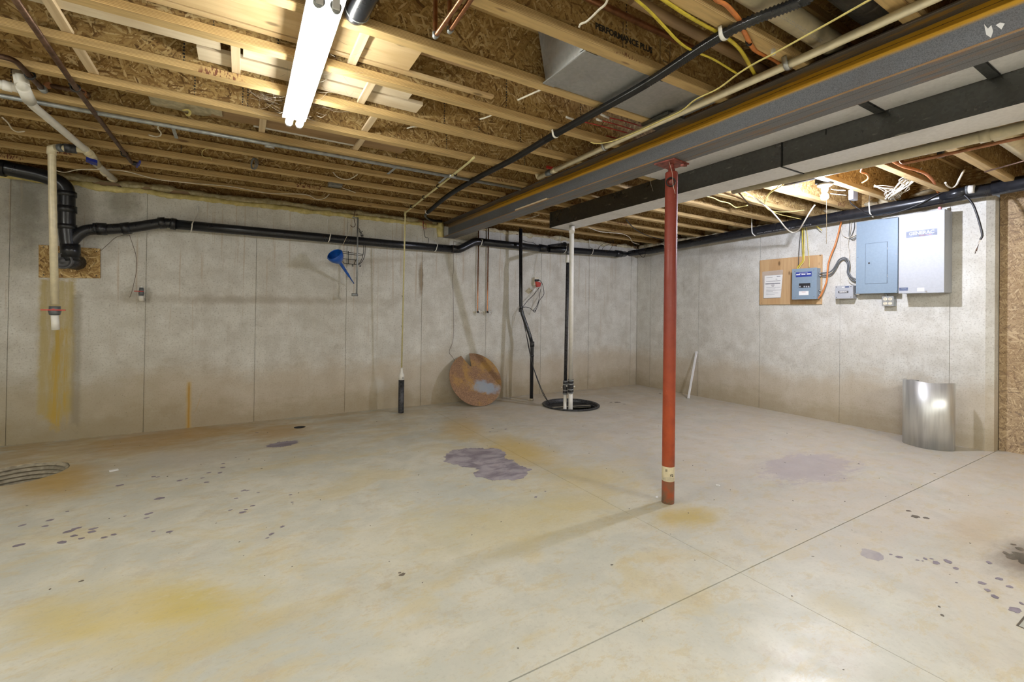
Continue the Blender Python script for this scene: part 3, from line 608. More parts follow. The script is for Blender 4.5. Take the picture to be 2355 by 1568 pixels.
# ---- duct boot in the joist bay ----
b0, b1 = YJ(9)+.034, YJ(8)-.034
k_ = thing('joist_bay_duct', 'galvanised sheet duct box filling the joist bay left of the beam', 'duct', (-4.0, (b0+b1)/2, 2.352))
MB().box((-4.43, b0, 2.350), (-3.55, b1, 2.358)).build('bottom_sheet', 'galv', k_)
MB().quadbox([(-4.45, b0, 2.360), (-4.45, b1, 2.360), (-4.50, b1, 2.600), (-4.50, b0, 2.600)], (.006, 0, .001)).build('end_sheet', 'galv', k_)
MB().box((-4.47, b0, 2.345), (-4.40, b1, 2.351)).build('corner_seam', 'galv', k_, bevel=.001)
MB().quadbox([(-4.4545, b0+.02, 2.372), (-4.4545, b0+.055, 2.372), (-4.506, b0+.055, 2.60), (-4.506, b0+.02, 2.60)], (-.004, 0, 0)).build('side_lip', 'galv', k_)
MB().box((-4.44, b1-.008, 2.36), (-3.55, b1, 2.60)).build('side_sheet', 'galv', k_)
MB().bar((-3.99, b0, 2.3485), (-3.99, b1, 2.3485), .03, .006).build('crease', 'galv', k_)

# ---- metal duct and plastic pipes in the bays at top right ----
m = thing('round_duct', 'fat galvanised round duct in the joist bay behind the black ribbed pipe', 'duct', (-3.7, -4.69, 2.46))
MB().tube([(-8, -4.69, 2.46), (-3.56, -4.69, 2.46)], .088, 32).build('duct_pipe', 'galvd', m); MB().ring((-3.95, -4.69, 2.46), (1, 0, 0), .089, .004, 32, 6).build('seam_ring', 'galv', m)
m = thing('vent_pipe', 'thick cream plastic vent pipe in the joist bay at the top of the photo', 'pipe', (-4.5, -4.497, 2.40))
MB().tube([(-8, -4.497, 2.40), (-3.50, -4.497, 2.40)], .0445, 28).build('pipe_run', 'cream', m)
lettering('lettering', 'PVC 3" DWV SCH 40 ASTM D-2665 FOAM CORE', .016, 'inkg', m, (-3.82, -4.517, 2.3602), (1, 0, 0), (0, 1, -.5), .0004)
MB().tube([(-4.389,-4.14,2.4917), (-3.0278,-4.14,2.4633)], .022, 16).build('dark_pipe', 'sill', None, 'dark brown pipe in the joist bay crossed by the flat yellow cable', 'pipe')
MB().tube([(-6.2, -4.075, 2.46), (-3.9, -4.075, 2.47)], .0135, 12).build('copper_pipe', 'copper', None, 'long straight copper pipe in the bay above the stencilled joist', 'pipe')

# stencil on the joist web
web9 = [o for o in ceil.children if o.name.startswith('joist') and abs(o.location.y + .4008*9) < .01][0]
ORI[web9.name] = ORI[ceil.name]
yw = YJ(9)-.0056
for tx, xx, zz, sz in (('PERFORMANCE PLUS', -4.272, 2.444, .038), ('23/32', -3.99, 2.475, .014), ('EXPOSURE 1', -3.99, 2.42, .010)):
    o = lettering('stencil', tx, sz, 'ink', web9, (xx, yw, zz), (1, 0, 0), (0, 0, 1), .0003, bold=.0016 if sz > .03 else 0)
    o.location = (0, .4008*9, 0)
for xx in (-4.285, -4.04, -3.97):
    o = MB().box((xx-.0014, yw-.0004, 2.39), (xx+.0014, yw, 2.52)).build('printed_rule', 'ink', web9); o.location = (0, .4008*9, 0)
# dashed glue-joint marks on joist webs
for n_ in range(34):
    k = random.randint(2, 9); xx = random.uniform(-7.0, -3.7); jw = [o for o in ceil.children if o.name.startswith('joist') and abs(o.location.y + .4008*k) < .01][0]
    m = MB(); ORI[jw.name] = ORI[ceil.name]
    for q in range(14): m.box((xx-.003+random.uniform(-.002, .002), YJ(k)-.0058, 2.39+.016*q), (xx+.003+random.uniform(-.002, .002), YJ(k)-.005, 2.399+.016*q))
    o = m.build('joint_mark', 'ink', jw, kind='stuff'); o.location = (0, .4008*k, 0)

# ================= WALL AND CEILING SERVICES =================
# ---- pits in the floor ----
t = thing('floor_pit', 'round corrugated-wall pit with rubble in the floor at the left edge', 'pit', (PIT[0], PIT[1], -.32))
prof = []
for i in range(61):
    z = .0 - .30*i/60; prof.append((.247 + .010*math.cos(i*2*PI/6), z))
MB().lathe([(.263, -.003), (.263, -.3)] , (PIT[0], PIT[1], 0), seg=40).build('outer_shell', 'corr', t)
MB().lathe(prof, (PIT[0], PIT[1], -.004), seg=48).build('corrugated_wall', 'corr', t)
m = MB(); n = 22
for i in range(n):
    for j in range(n):
        x = PIT[0]-.26+.52*i/(n-1); y = PIT[1]-.26+.52*j/(n-1); m.v.append((x, y, -.20+.05*noise.noise((x*14, y*14, 1))+.06*(x-PIT[0])+.03*noise.noise((x*50, y*50, 3))))
for i in range(n-1):
    for j in range(n-1): a = i*n+j; m.f.append((a, a+n, a+n+1, a+1)); m.sm.append(False)
m.build('rubble', 'gravel', t, kind='stuff')
t = thing('floor_drain_hole', 'small open black drain hole in the floor near the back wall', 'drain', (DRAIN[0], DRAIN[1], -.3))
MB().lathe([(.054, -.002), (.050, -.006), (.050, -.28), (.0, -.28)], (DRAIN[0], DRAIN[1], 0), seg=28).build('pipe_stub', 'hole', t)
t = thing('cleanout_hole', 'ragged dark hole with stained edge in the floor at the right edge', 'hole', (CLEAN[0], CLEAN[1], -.3))
MB().lathe([(.11, -.05), (.09, -.12), (.09, -.28), (.0, -.28)], (CLEAN[0], CLEAN[1], 0), seg=24).build('sunken_pipe', 'hole', t)
# ---- sump ----
t = thing('sump_basin', 'black rimmed open sump basin in the floor by the back wall', 'basin', (SUMP[0], SUMP[1], -.5))
MB().lathe([(.352, .001), (.368, .004), (.370, .016), (.360, .022), (.345, .020), (.338, .008), (.330, -.02), (.318, -.5), (0, -.5)], (SUMP[0], SUMP[1], 0), seg=56).build('rim', 'absd', t)
MB().ring((SUMP[0], SUMP[1], -.02), (0, 0, 1), .322, .008, 48, 8).build('inner_ledge', 'absd', t)
lid = [(SUMP[0]+.318*math.cos(a), SUMP[1]+.318*math.sin(a), -.035) for a in [(-.15+i*3.0/24) for i in range(25)]]
MB().poly(lid, (0, 0, .010)).build('half_lid', 'hole', t)
MB().bar(Vector(lid[0])+Vector((0, .03, .0)), Vector(lid[-1])+Vector((0, .03, .0)), .03, .024).build('lid_edge', 'corr', t)
MB().bar((SUMP[0]-.10, SUMP[1]+.02, -.12), (SUMP[0]-.16, SUMP[1]-.2, -.14), .12, .05).build('pump_body', 'absd', t)
def sump_pipe(name, label, foot, top, r, mat, bands, zc):
    f, tp = Vector(foot), Vector(top); up = (tp-f).normalized(); at = lambda z: f + up*((z-f.z)/up.z)
    q = thing(name, label, 'pipe', tuple(f))
    MB().tube([at(-.25), at(zc-.07)], r, 20).build('lower_pipe', 'white', q); MB().tube([at(zc+.07), tp], r, 20).build('upper_pipe', mat, q)
    MB().tube([at(zc-.085), at(zc-.07), at(zc-.02), at(zc), at(zc+.02), at(zc+.07), at(zc+.085)], [r+.006, r+.008, r+.008, r+.013, r+.008, r+.008, r+.006], 20).build('check_valve', 'absd', q)
    for o in bands: MB().tube([at(zc+o-.006), at(zc+o+.006)], r+.0095, 20).build('hose_clamp', 'conduit', q)
    for a in (-.9, 2.2): MB().bar(at(zc-.002)+Vector((math.cos(a)*r, math.sin(a)*r, 0)), at(zc-.002)+Vector((math.cos(a)*(r+.028), math.sin(a)*(r+.028), 0)), .016, .012).build('clamp_ear', 'white', q)
    return q
q = sump_pipe('sump_discharge_pipe', 'white plastic sump pipe rising from the basin to the duct belly', (-2.2439,-1.0634,0), (-2.6178,-1.5173,2.16), .0265, 'white', (.078, .035, -.035, -.078), .30)
MB().tube([(-2.641,-1.5479,2.09), (-2.6178,-1.5173,2.16)], .032, 20).build('coupling', 'white', q)
q = sump_pipe('sump_discharge_pipe', 'thinner black pipe with a white foot rising from the basin left of the white pipe', (-2.3068,-1.031,0), (-2.2576,-0.99,1.9005), .021, 'absd', (.078, .035, -.035, -.078), .27)
MB().tube([(-2.2579,-0.99,1.9223), (-2.2632,-0.99,1.8236)], .026, 16).build('coupling', 'white', q)
MB().tube(fillet([(-2.2577,-0.99,1.9114), (-2.2524,-0.99,2.0102), (-1.8719,-0.5,2.1423), (-1.6155,-0.16,2.2068)], .1), .021, 14).build('upper_bend', 'absd', q)

# ---- big black drain on the back wall ----
YA = -.10
t = thing('drain_pipe', 'big black plastic drain pipe running along the back wall and bending down at left', 'pipe', (-7.085,-0.13,1.7354))
R4, R3 = .057, .047
pv = fillet([(-7.6946,-0.16,2.3691),(-7.4778,-0.16,2.3244),(-7.221,-0.16,2.296),(-7.0768,-0.16,2.241),(-7.074,-0.16,2.0529),(-7.0682,-0.16,1.8462),(-7.0491,-0.16,1.6782),(-7.0338,-0.16,1.5848)], .16, 8)
MB().tube(pv, R4, 28).build('main_bend', 'abs', t)
for a, b, rr in (((-7.0753,-0.16,2.1394), (-7.0759,-0.16,2.1808), .067), ((-7.0733,-0.16,2.0002), (-7.0741,-0.16,2.0566), .068), ((-7.0684,-0.16,1.8575), (-7.069,-0.16,1.8989), .066), ((-7.0398,-0.16,1.6147), (-7.0471,-0.16,1.7275), .066), ((-7.4429,-0.16,2.3162), (-7.5025,-0.16,2.3236), .068)):
    MB().tube([a, b], rr, 28).build('coupling', 'abs', t)
# cleanout plug facing the room
p = Vector((-7.0559,-0.16,1.5795)); ax = (Vector((-7.0385,-0.02,1.574)) - p).normalized()
MB().tube([p+Vector((-.02, -.03, 0)), Vector((-7.0346,0,1.5838))], [.060, .066], 28).build('wall_hub', 'absd', t)
pc = p+Vector((-.025, -.04, 0))
MB().lathe([(.070, .012), (.070, -.006), (.058, -.010), (.056, .0), (.020, .0), (.020, -.014), (.0, -.014)], pc, (Vector((-7.0346,0,1.5838))-pc), 28).build('cleanout_plug', 'plug', t)
# branch and the long sloping run
MB().tube(fillet([(-7.0552,-0.16,1.7154), (-7.0186,-0.155,1.7952), (-6.9553,-0.14,1.8688), (-6.8021,-0.12,1.892), (-6.6521,-0.11,1.9216), (-6.418,-0.1,1.9982), (-6.3315,-0.1,1.9998)], .10, 6), R3, 24).build('branch_elbow', 'abs', t)
for a, b, rr in (((-6.9001,-0.13,1.8839), (-6.8768,-0.13,1.8864), .053), ((-6.8827,-0.13,1.8858), (-6.814,-0.12,1.8908), .056), ((-6.7136,-0.11,1.907), (-6.6521,-0.11,1.9216), .054), ((-6.4474,-0.1,1.9908), (-6.3949,-0.1,2.0009), .054), ((-6.3549,-0.1,1.9971), (-6.3145,-0.1,1.9933), .056)):
    MB().tube([a, b], rr, 24).build('coupling', 'abs', t)
MB().tube([(-6.3482,-0.1,1.9937),(-5.3975,-0.1,1.9939),(-4.2316,-0.1,1.9919),(-3.4064,-0.1,1.9985)], R3, 24).build('long_run', 'abs', t)
MB().tube(fillet([(-3.455,-0.1,2),(-3.3452,-0.1,1.998),(-3.121,-0.1,2.1264),(-3.0046,-0.1,2.1314)], .06, 6), R3+.003, 24).build('offset_bend', 'abs', t)
MB().tube([(-3.0372,-0.1,2.1284),(-2.3855,-0.1,2.1272),(-1.9197,-0.1,2.1234)], R3, 24).build('far_run', 'abs', t)
MB().tube([(-2.089,-0.1,2.128),(-1.9197,-0.1,2.1234)], .054, 24).build('coupling', 'abs', t)
for a, b, rr in (((-1.9344,-0.12,2.1516), (-1.6564,-0.15,2.2044), .034),): MB().tube([a, b], rr, 18).build('side_stub', 'absd', t); MB().tube([Vector(b)-Vector((.03, 0, 0)), b], .039, 18).build('stub_cap', 'absd', t)
MB().tube(fillet([(-1.941,-0.13,2.1182),(-1.3917,-0.13,2.1379),(-0.54,-0.13,2.1585)] + [(-0.19,0.0756,2.2076),(-0.19,-0.4909,2.2102)], .10, 6), R3, 24).build('corner_bend', 'abs', t)
for a, b in (((-0.6347,-0.13,2.1581), (-0.5113,-0.13,2.1608)),): MB().tube([a, b], .054, 24).build('coupling', 'abs', t)
# the run along the panel wall
t = thing('drain_pipe', 'thick glossy black drain pipe hung along the top of the panel wall', 'pipe', (-0.2,-2.9778,2.2828))
MB().tube([(-0.19,-0.4016,2.2063),(-0.19,-1.6346,2.2483),(-0.19,-3.3789,2.2868),(-0.19,-4.0419,2.3099),(-0.19,-4.6069,2.3201)], .056, 28).build('long_run', 'abs', t)
MB().tube([(-0.19,-3.9378,2.3082),(-0.19,-3.959,2.3077)], .0575, 28).build('joint_band', 'steeld', t)
MB().tube([(-0.19,-4.272,2.3204),(-0.19,-4.7807,2.3273)] + [(-.19, -9.2, 2.27)], .064, 28).build('reducer_end', 'abs', t)
MB().tube([(-0.21,-3.9584,2.313), (-0.25,-4.0575,2.3174), (-0.25,-4.12,2.3307)], [.045, .042, .036], 22).build('cleanout_branch', 'abs', t)
MB().tube([(-0.25,-4.12,2.3307), (-0.25,-4.1367,2.3307)], .0375, 22).build('cleanout_collar', 'gray', t)
MB().tube([(-0.25,-4.1367,2.3307), (-0.25,-4.1727,2.3302)], .037, 22).build('cleanout_plug', 'white', t)
lettering('lettering', 'ABS-DWV  ASTM D2661  SCH 40  CELL CORE   ABS-DWV  ASTM D2661  SCH 40', .018, 'inkg', t, (-0.249,-2.5344,2.2241), (0, -1, .02), (-.5, 0, 1), .0006)

# ---- J hooks ----
hooks = (('white pipe hook on the black drain near the plywood patch', [(-6.1525,-0.1,2.2082),(-6.1649,-0.1,2.0997)], (-6.184,-0.1,1.9824)),
 ('white pipe hook on the black drain left of the blue funnel', [(-4.9397,-0.1,2.2256),(-4.9381,-0.1,2.1185)], (-4.9317,-0.1,2.0021)),
 ('white pipe hook on the black drain just left of the beam end', [(-3.6893,-0.1,2.222),(-3.6879,-0.1,2.1287)], (-3.6742,-0.1,1.998)),
 ('white pipe hook by the two copper drops', [(-3.0464,-0.14,2.2496),(-3.045,-0.14,2.1572)], (-3.0435,-0.1,2.1162)),
 ('white pipe hook left of the white sump pipe', [(-1.6664,-0.16,2.3506),(-1.6649,-0.16,2.254)], (-1.6642,-0.13,2.1349)),
 ('white pipe hook right of the white sump pipe', [(-1.0844,-0.16,2.3551),(-1.1349,-0.16,2.216)], (-1.1515,-0.13,2.1441)))
for lb, top, c in hooks:
    c = Vector(c); t0, t1 = map(Vector, top); yf = c.y-.055
    q = thing('pipe_hook', lb, 'hook', tuple(c), 'white plastic hooks holding the black drain')
    MB().tube(spline([Vector((t0.x, -.03, t0.z)), Vector((t0.x, -.04, t1.z+.02)), Vector((c.x+.004, yf, c.z+.035)), Vector((c.x, yf-.004, c.z)), Vector((c.x-.006, yf+.012, c.z-.040)), Vector((c.x-.012, c.y, c.z-.055))], 5), .0052, 8).build('strap', 'white', q)
for lb, top, c in (('white pipe hook on the panel wall drain, left of the hanging cable loop', (-0.25,-2.1578,2.5946), (-0.19,-2.1592,2.2599)), ('white pipe hook on the panel wall drain above the gray panels', (-0.25,-3.4075,2.5237), (-0.19,-3.4015,2.2825)), ('lower white pipe hook beside the red column', (-0.25,-0.7149,2.2803), (-0.19,-0.7893,2.2099))):
    c, t0 = Vector(c), Vector(top); q = thing('pipe_hook', lb, 'hook', tuple(c), 'white plastic hooks holding the black drain')
    MB().tube(spline([t0, Vector((c.x-.064, c.y+.004, (t0.z+c.z)/2)), Vector((c.x-.064, c.y, c.z)), Vector((c.x-.050, c.y-.006, c.z-.040)), Vector((c.x-.01, c.y-.012, c.z-.062))], 5), .0062, 8).build('strap', 'white', q)

# ---- plywood patch behind the plug ----
q = MB().quadbox([(-7.283,-0.001,1.7222), (-6.8801,-0.001,1.7221), (-6.8761,-0.001,1.4509), (-7.2788,-0.001,1.438)], (0, -.012, 0)).build('wall_patch_board', 'osbp', None, 'square osb patch board screwed to the wall behind the black drain plug', 'board')
for a in ((-7.2522,-0.013,1.7045), (-6.9042,-0.013,1.6948), (-6.9009,-0.013,1.4727), (-7.2486,-0.013,1.4616)): MB().cyl(a, Vector(a)-Vector((0, .002, 0)), .005, 8).build('screw_head', 'steeld', q)

# ---- white pipe with the hanging drop ----
t = thing('white_water_pipe', 'white plastic pipe slanting under the joists to the back wall with a blue valve', 'pipe', (-6.7785,-1.3176,2.28))
MB().tube(fillet([(-6.7302,-2.2689,2.36), (-6.7334,-2.245,2.31), (-6.7621,-2.0227,2.29), (-6.7147,-1.2082,2.29)] + [(-6.7365,-0.8599,2.29), (-6.7295,-0.3496,2.3)], .05, 5), .0215, 16).build('pipe_run', 'white', t)
for a, b, rr in (((-6.7429,-2.2375,2.375), (-6.7334,-2.2398,2.31), .029), ((-6.7366,-2.2181,2.305), (-6.7534,-2.0763,2.29), .028), ((-6.7175,-1.2468,2.29), (-6.7223,-1.0434,2.29), .027), ((-6.7145,-1.1566,2.29), (-6.7365,-0.8477,2.29), .028), ((-6.7474,-0.6027,2.295), (-6.7476,-0.5333,2.295), .025), ((-6.7426,-0.4012,2.3), (-6.7327,-0.3321,2.3), .028)):
    MB().tube([a, b], rr, 16).build('fitting', 'cream' if a[1] > -1.6 else 'white', t)
MB().tube([(-6.7522,-2.1922,2.305), (-6.8228,-2.2051,2.305), (-6.8798,-2.2144,2.305)], .0215, 16).build('side_branch', 'white', t); MB().tube([(-6.7831,-2.1938,2.305), (-6.8153,-2.2047,2.305)], .0255, 16).build('fitting', 'white', t)
MB().quadbox([(-6.7516,-1.0699,2.245), (-6.705,-0.9839,2.245), (-6.6853,-1.0791,2.245), (-6.7316,-1.1497,2.245)], (0, 0, .02)).build('valve_handle', 'bluev', t); MB().cyl(Vector((-6.7626,-0.867,2.29)), Vector((-6.726,-1.0345,2.25)), .011, 10).build('valve_stem', 'bluev', t)
x0, y0, z0 = (-6.8951,-1.2069,2.27)
MB().tube(fillet([(-6.7184,-1.2426,2.285), (-6.7903,-1.2683,2.275), (x0, y0, z0), (-6.8851,-1.19,1.7412), (-6.8735,-1.17,1.201)], .03, 5), .0215, 16).build('drop_pipe', 'cream', t)
MB().tube([(-6.7587,-1.2528,2.28), (-6.8187,-1.2596,2.275)], .030, 16).build('rubber_coupling', 'absd', t)
MB().tube([(-6.8239,-1.2563,2.275), (-6.8473,-1.2411,2.275)], .027, 16).build('fitting', 'gray', t)
MB().tube([Vector((-6.8573,-1.2444,2.272)), Vector((x0, y0, z0)), Vector((x0, y0, z0-.04))], .0265, 16).build('elbow', 'cream', t)
v = Vector((-6.8729,-1.17,1.1587)); MB().tube([v+Vector((0, 0, .03)), v+Vector((0, 0, .012)), v, v-Vector((0, 0, .03))], [.030, .030, .035, .028], 16).build('valve_body', 'gray', t)
MB().bar(v+Vector((-.062, -.03, .004)), v+Vector((.062, -.03, .004)), .012, .008).build('valve_handle', 'redv', t); MB().cyl(v, v+Vector((0, -.032, .004)), .010, 10).build('valve_stem', 'redv', t)
MB().tube([v-Vector((0, 0, .03)), Vector((-6.8691,-1.16,1.0254))], .0215, 16).build('tail_pipe', 'white', t)

# ---- slanting dark copper pipes at upper left ----
t = thing('long_copper_pipe', 'long tarnished copper pipe slanting under the joists at upper left', 'pipe', (-6.5161,-2.2671,2.325))
MB().tube([(-6.4918,-3.2782,2.325), (-6.5161,-2.2671,2.325), (-6.5178,-0.9138,2.325), (-6.5043,-0.8477,2.325)], .0125, 14).build('pipe_run', 'copperd', t)
for a in ((-6.5213,-2.2956,2.33), (-6.5265,-1.1227,2.33)): a = Vector(a); MB().ring(a, (0, 1, 0), .018, .005, 16, 8).build('black_hanger', 'steeld', t); MB().box(a+Vector((-.025, -.008, .01)), a+Vector((-.012, .008, .016))).build('hanger_tab', 'steeld', t)
MB().tube([(-6.5178,-0.9138,2.325), (-6.4759,-0.8916,2.325)], .016, 12).build('valve_body', 'steeld', t); MB().bar((-6.4819,-0.9526,2.29), (-6.4358,-1.1163,2.29), .01, .02).build('valve_handle', 'bluev', t)
t = thing('bent_copper_pipe', 'short bent dark copper pipe with a hanger at the upper left edge', 'pipe', (-6.6779,-2.3827,2.33))
MB().tube(fillet([(-6.821,-2.4697,2.335), (-6.6834,-2.5109,2.335), (-6.6786,-2.3489,2.33), (-6.6744,-2.1711,2.33)], .06, 5), .0125, 14).build('pipe_run', 'copperd', t)
a = Vector((-6.6747,-2.3466,2.33)); MB().ring(a, (.2, 1, 0), .019, .005, 16, 8).build('black_hanger', 'steeld', t)
MB().tube([(-6.6736,-2.2043,2.33), (-6.6743,-2.1657,2.33)], .017, 12).build('solder_cap', 'conduit', t)
t = thing('copper_elbow_pipe', 'copper pipe with two elbows passing through the joist bay at upper left', 'pipe', (-6.6131,-2.0831,2.4))
MB().tube(fillet([(-6.7986,-1.7699,2.47), (-6.7134,-2.0009,2.42), (-6.6181,-2.0628,2.4), (-6.5235,-2.0825,2.39), (-6.5605,-1.8734,2.43)], .04, 5), .0125, 14).build('pipe_run', 'copperd', t)
for a, b in (((-6.7778,-1.8251,2.46), (-6.6928,-2.0317,2.41)), ((-6.5416,-2.0828,2.39), (-6.5508,-1.9174,2.42))): MB().tube([a, b], .017, 14).build('elbow', 'copper', t)

# ---- gray conduit along a joist ----
t = thing('steel_conduit', 'gray steel conduit running along the underside of a joist across the left half', 'conduit', (-5.9157,-1.87,2.332))
MB().tube([(-9, -1.945, 2.332), (-3.56, -1.945, 2.332)], .0125, 14).build('tube_run', 'conduit', t)
for a in ((-4.2513,-1.9631,2.332), (-5.6081,-1.9096,2.332)): MB().tube([Vector(a)-Vector((.03, 0, 0)), Vector(a)+Vector((.03, 0, 0))], .016, 12).build('coupling', 'galv', t)
for lb, a, b in (('steel hanger strap hanging from the gray conduit at left', (-6.1498,-1.9446,2.33), (-6.1452,-1.7892,2.31)), ('steel hanger strap hanging from the gray conduit near the middle', (-4.7218,-1.9723,2.33), (-4.7473,-1.793,2.31)), ('steel hanger strap on the conduit beside the thin yellow pipe', (-4.2895,-1.9602,2.33), (-4.2954,-1.7806,2.31))):
    MB().bar(Vector(a), Vector(b), .020, .003).build('hanger_strap', 'conduit', None, lb, 'strap')

# ---- black ribbed gas line ----
t = thing('ribbed_gas_line', 'black ribbed flexible pipe crossing under the joists from the top right', 'pipe', (-4.0492,-3.6413,2.322))
pl = spline([(-3.95, -6.6, 2.32), (-3.98, -5.6, 2.32)] + [(-4.0444,-4.7109,2.32),(-4.0433,-4.6403,2.32),(-4.1066,-4.3685,2.32),(-4.0664,-3.8783,2.32),(-4.0708,-3.1834,2.32),(-4.0553,-2.6346,2.32),(-4.0681,-2.088,2.32),(-4.0494,-1.3889,2.32),(-3.9582,-0.6032,2.32)], 40)
out = [pl[0]]; acc = 0
for a, b in zip(pl[:-1], pl[1:]):
    L = (b-a).length; nseg = max(1, int(L/.0048)); out += [a.lerp(b, i/nseg) for i in range(1, nseg+1)]
rad = [.0195 + (.0024 if (i % 2) else -.0024) for i in range(len(out))]
MB().tube(out, rad, 12).build('ribbed_tube', 'flex', t)
MB().tube(spline([(-3.9582,-0.6032,2.32), (-3.9388,-0.4511,2.31), (-3.8381,-0.28,2.3108), (-3.7313,-0.22,2.3069), (-3.5976,-0.1,2.3371)], 6), .016, 12).build('tail_bend', 'flex', t)
for a in ((-4.1066,-4.3685,2.32), (-4.0708,-3.1834,2.32), (-3.9586,-0.5762,2.32)):
    a = Vector(a); MB().tube([a+Vector((-.028, .0, .022))] + [a+Vector((-.0235*math.cos(b), 0, -.0235*math.sin(b))) for b in [i*PI/8 for i in range(9)]] + [a+Vector((.028, 0, .022))], .009, 8, flat=.3).build('pipe_clamp', 'white', t)

# ---- cream pipe beside the beam ----
t = thing('cream_water_pipe', 'cream plastic pipe clamped beside the steel beam with a small red valve', 'pipe', (-3.6731,-3.6098,2.31))
MB().tube([(-3.69, -9.2, 2.315), (-3.6815,-5.1591,2.315), (-3.6696,-4.3836,2.315), (-3.6735,-3.6101,2.315), (-3.6501,-2.3695,2.315)], .0185, 16).build('pipe_run', 'cream', t)
MB().tube([(-3.6501,-2.3695,2.315), (-3.6668,-2.3673,2.36)], .019, 14).build('elbow', 'cream', t)
for a, b, rr, mt in (((-3.6576,-2.5053,2.315), (-3.6546,-2.561,2.315), .024, 'gray'), ((-3.6561,-2.5864,2.315), (-3.6553,-2.6259,2.315), .023, 'cream')): MB().tube([a, b], rr, 16).build('fitting', mt, t)
MB().bar((-3.7192,-2.586,2.335), (-3.6426,-2.5851,2.335), .012, .02).build('valve_handle', 'redv', t)
for a in ((-3.6736,-4.3894,2.315), (-3.6675,-3.1938,2.315)):
    a = Vector(a); MB().tube([a+Vector((-.034, 0, .026))] + [a+Vector((-.0225*math.cos(b), 0, -.0225*math.sin(b))) for b in [i*PI/8 for i in range(9)]] + [a+Vector((.034, 0, .026))], .011, 8, flat=.3).build('pipe_clamp', 'galv', t)
MB().box((-3.70, -3.75, 2.326), (-3.56, -3.55, 2.342)).build('steel_plate', 'galvd', None, 'small metal plate lying between the cream pipe and the beam', 'plate')

# ---- cream pipe right of the supply duct, copper pipes beyond ----
t = thing('cream_drain_pipe', 'cream plastic pipe running along the right side of the dark duct', 'pipe', (-2.3368,-4.5259,2.2))
MB().tube([(-2.405, -9.2, 2.152), (-2.405, -4.85, 2.152), (-2.405, -4.2, 2.156), (-2.40, -3.3, 2.19)], .030, 20).build('pipe_run', 'cream', t)
MB().tube([(-2.405, -4.75, 2.152), (-2.405, -4.71, 2.152)], .034, 20).build('coupling', 'cream', t)
MB().tube(fillet([(-2.0685,-4.9042,2.26), (-2.0293,-4.7958,2.26), (-1.9761,-4.3821,2.27), (-1.9387,-4.2484,2.28), (-1.855,-4.2044,2.33)], .02, 4), .011, 12).build('copper_branch', 'copperd', None, 'upper dark copper pipe right of the cream pipe beneath the joists', 'pipe')
MB().tube(fillet([(-1.8335,-4.9296,2.25), (-1.8611,-4.7646,2.25), (-1.7803,-4.3758,2.27), (-1.7588,-4.1658,2.28), (-1.7503,-4.1479,2.33)], .02, 4), .011, 12).build('copper_branch', 'copper', None, 'lower reddish copper pipe crossing the bays at far right', 'pipe')
MB().tube([(-0.8004,-4.3623,2.335), (-0.9142,-4.5887,2.335), (-1.0108,-4.7367,2.335)], .006, 8).build('thin_copper_pipe', 'copperd', None, 'thin copper tube crossing the bays just above the black drain at right', 'pipe')
for nm, a in (('upper', (-1.9609,-4.3776,2.28)), ('lower', (-1.7543,-4.3685,2.28))): a = Vector(a); MB().box(a-Vector((.02, .014, .012)), a+Vector((.02, .014, .05))).build('pipe_bracket', 'steeld', None, 'black plastic bracket on the %s copper pipe right of the duct' % nm, 'bracket', 'black brackets on the copper pipes at right')
MB().tube([(-2.1, -4.585, 2.425), (.10, -4.585, 2.425)], .055, 24).build('vent_pipe', 'cream', None, 'thick pale vent pipe in the joist bay at far right', 'pipe')
MB().tube(spline([(-2.6239,-4.7911,2.3), (-2.506,-4.8408,2.25), (-2.4701,-4.8705,2.2), (-2.5485,-4.9341,2.1)], 6), .009, 10).build('brown_hose', 'copper', None, 'brown bent tube coming down past the dark duct at the right edge', 'hose')

# ---- copper pipes by the lamp, black elbow ----
for lb, a, b, x in (('left of two copper pipes turning down at the top middle', (-5.0812,-3.7108,2.335), (-5.0817,-4.0142,2.335), 0), ('right of two copper pipes turning down at the top middle', (-5.0441,-3.7752,2.335), (-5.0519,-4.0171,2.335), 1)):
    a, b = Vector(a), Vector(b); q = thing('copper_riser', lb, 'pipe', tuple(a))
    MB().tube(fillet([a+Vector((-.002, .002, .30)), a, a+(b-a)*4], .012, 4), .0095, 12).build('tube_run', 'copper', q)
    MB().tube([a+Vector((0, 0, .014)), a, a+(b-a).normalized()*.016], .013, 12).build('elbow', 'conduit', q)
q = thing('black_vent_elbow', 'fat black plastic pipe elbow beside the strip light at the top', 'pipe', (-5.3919,-3.6959,2.33))
MB().tube(fillet([(-5.3379,-3.3581,2.6), (-5.3921,-3.6572,2.345), (-5.3833,-3.7722,2.345), (-5.3732,-3.9878,2.345)], .09, 8), .043, 26).build('pipe_bend', 'abs', q)
MB().ring(Vector((-5.3889,-3.6804,2.35)), ((-5.3833,-3.7722,2.345)[0]-(-5.3921,-3.6572,2.345)[0], (-5.3833,-3.7722,2.345)[1]-(-5.3921,-3.6572,2.345)[1], .0), .045, .003, 28, 6).build('joint_ring', 'conduit', q)

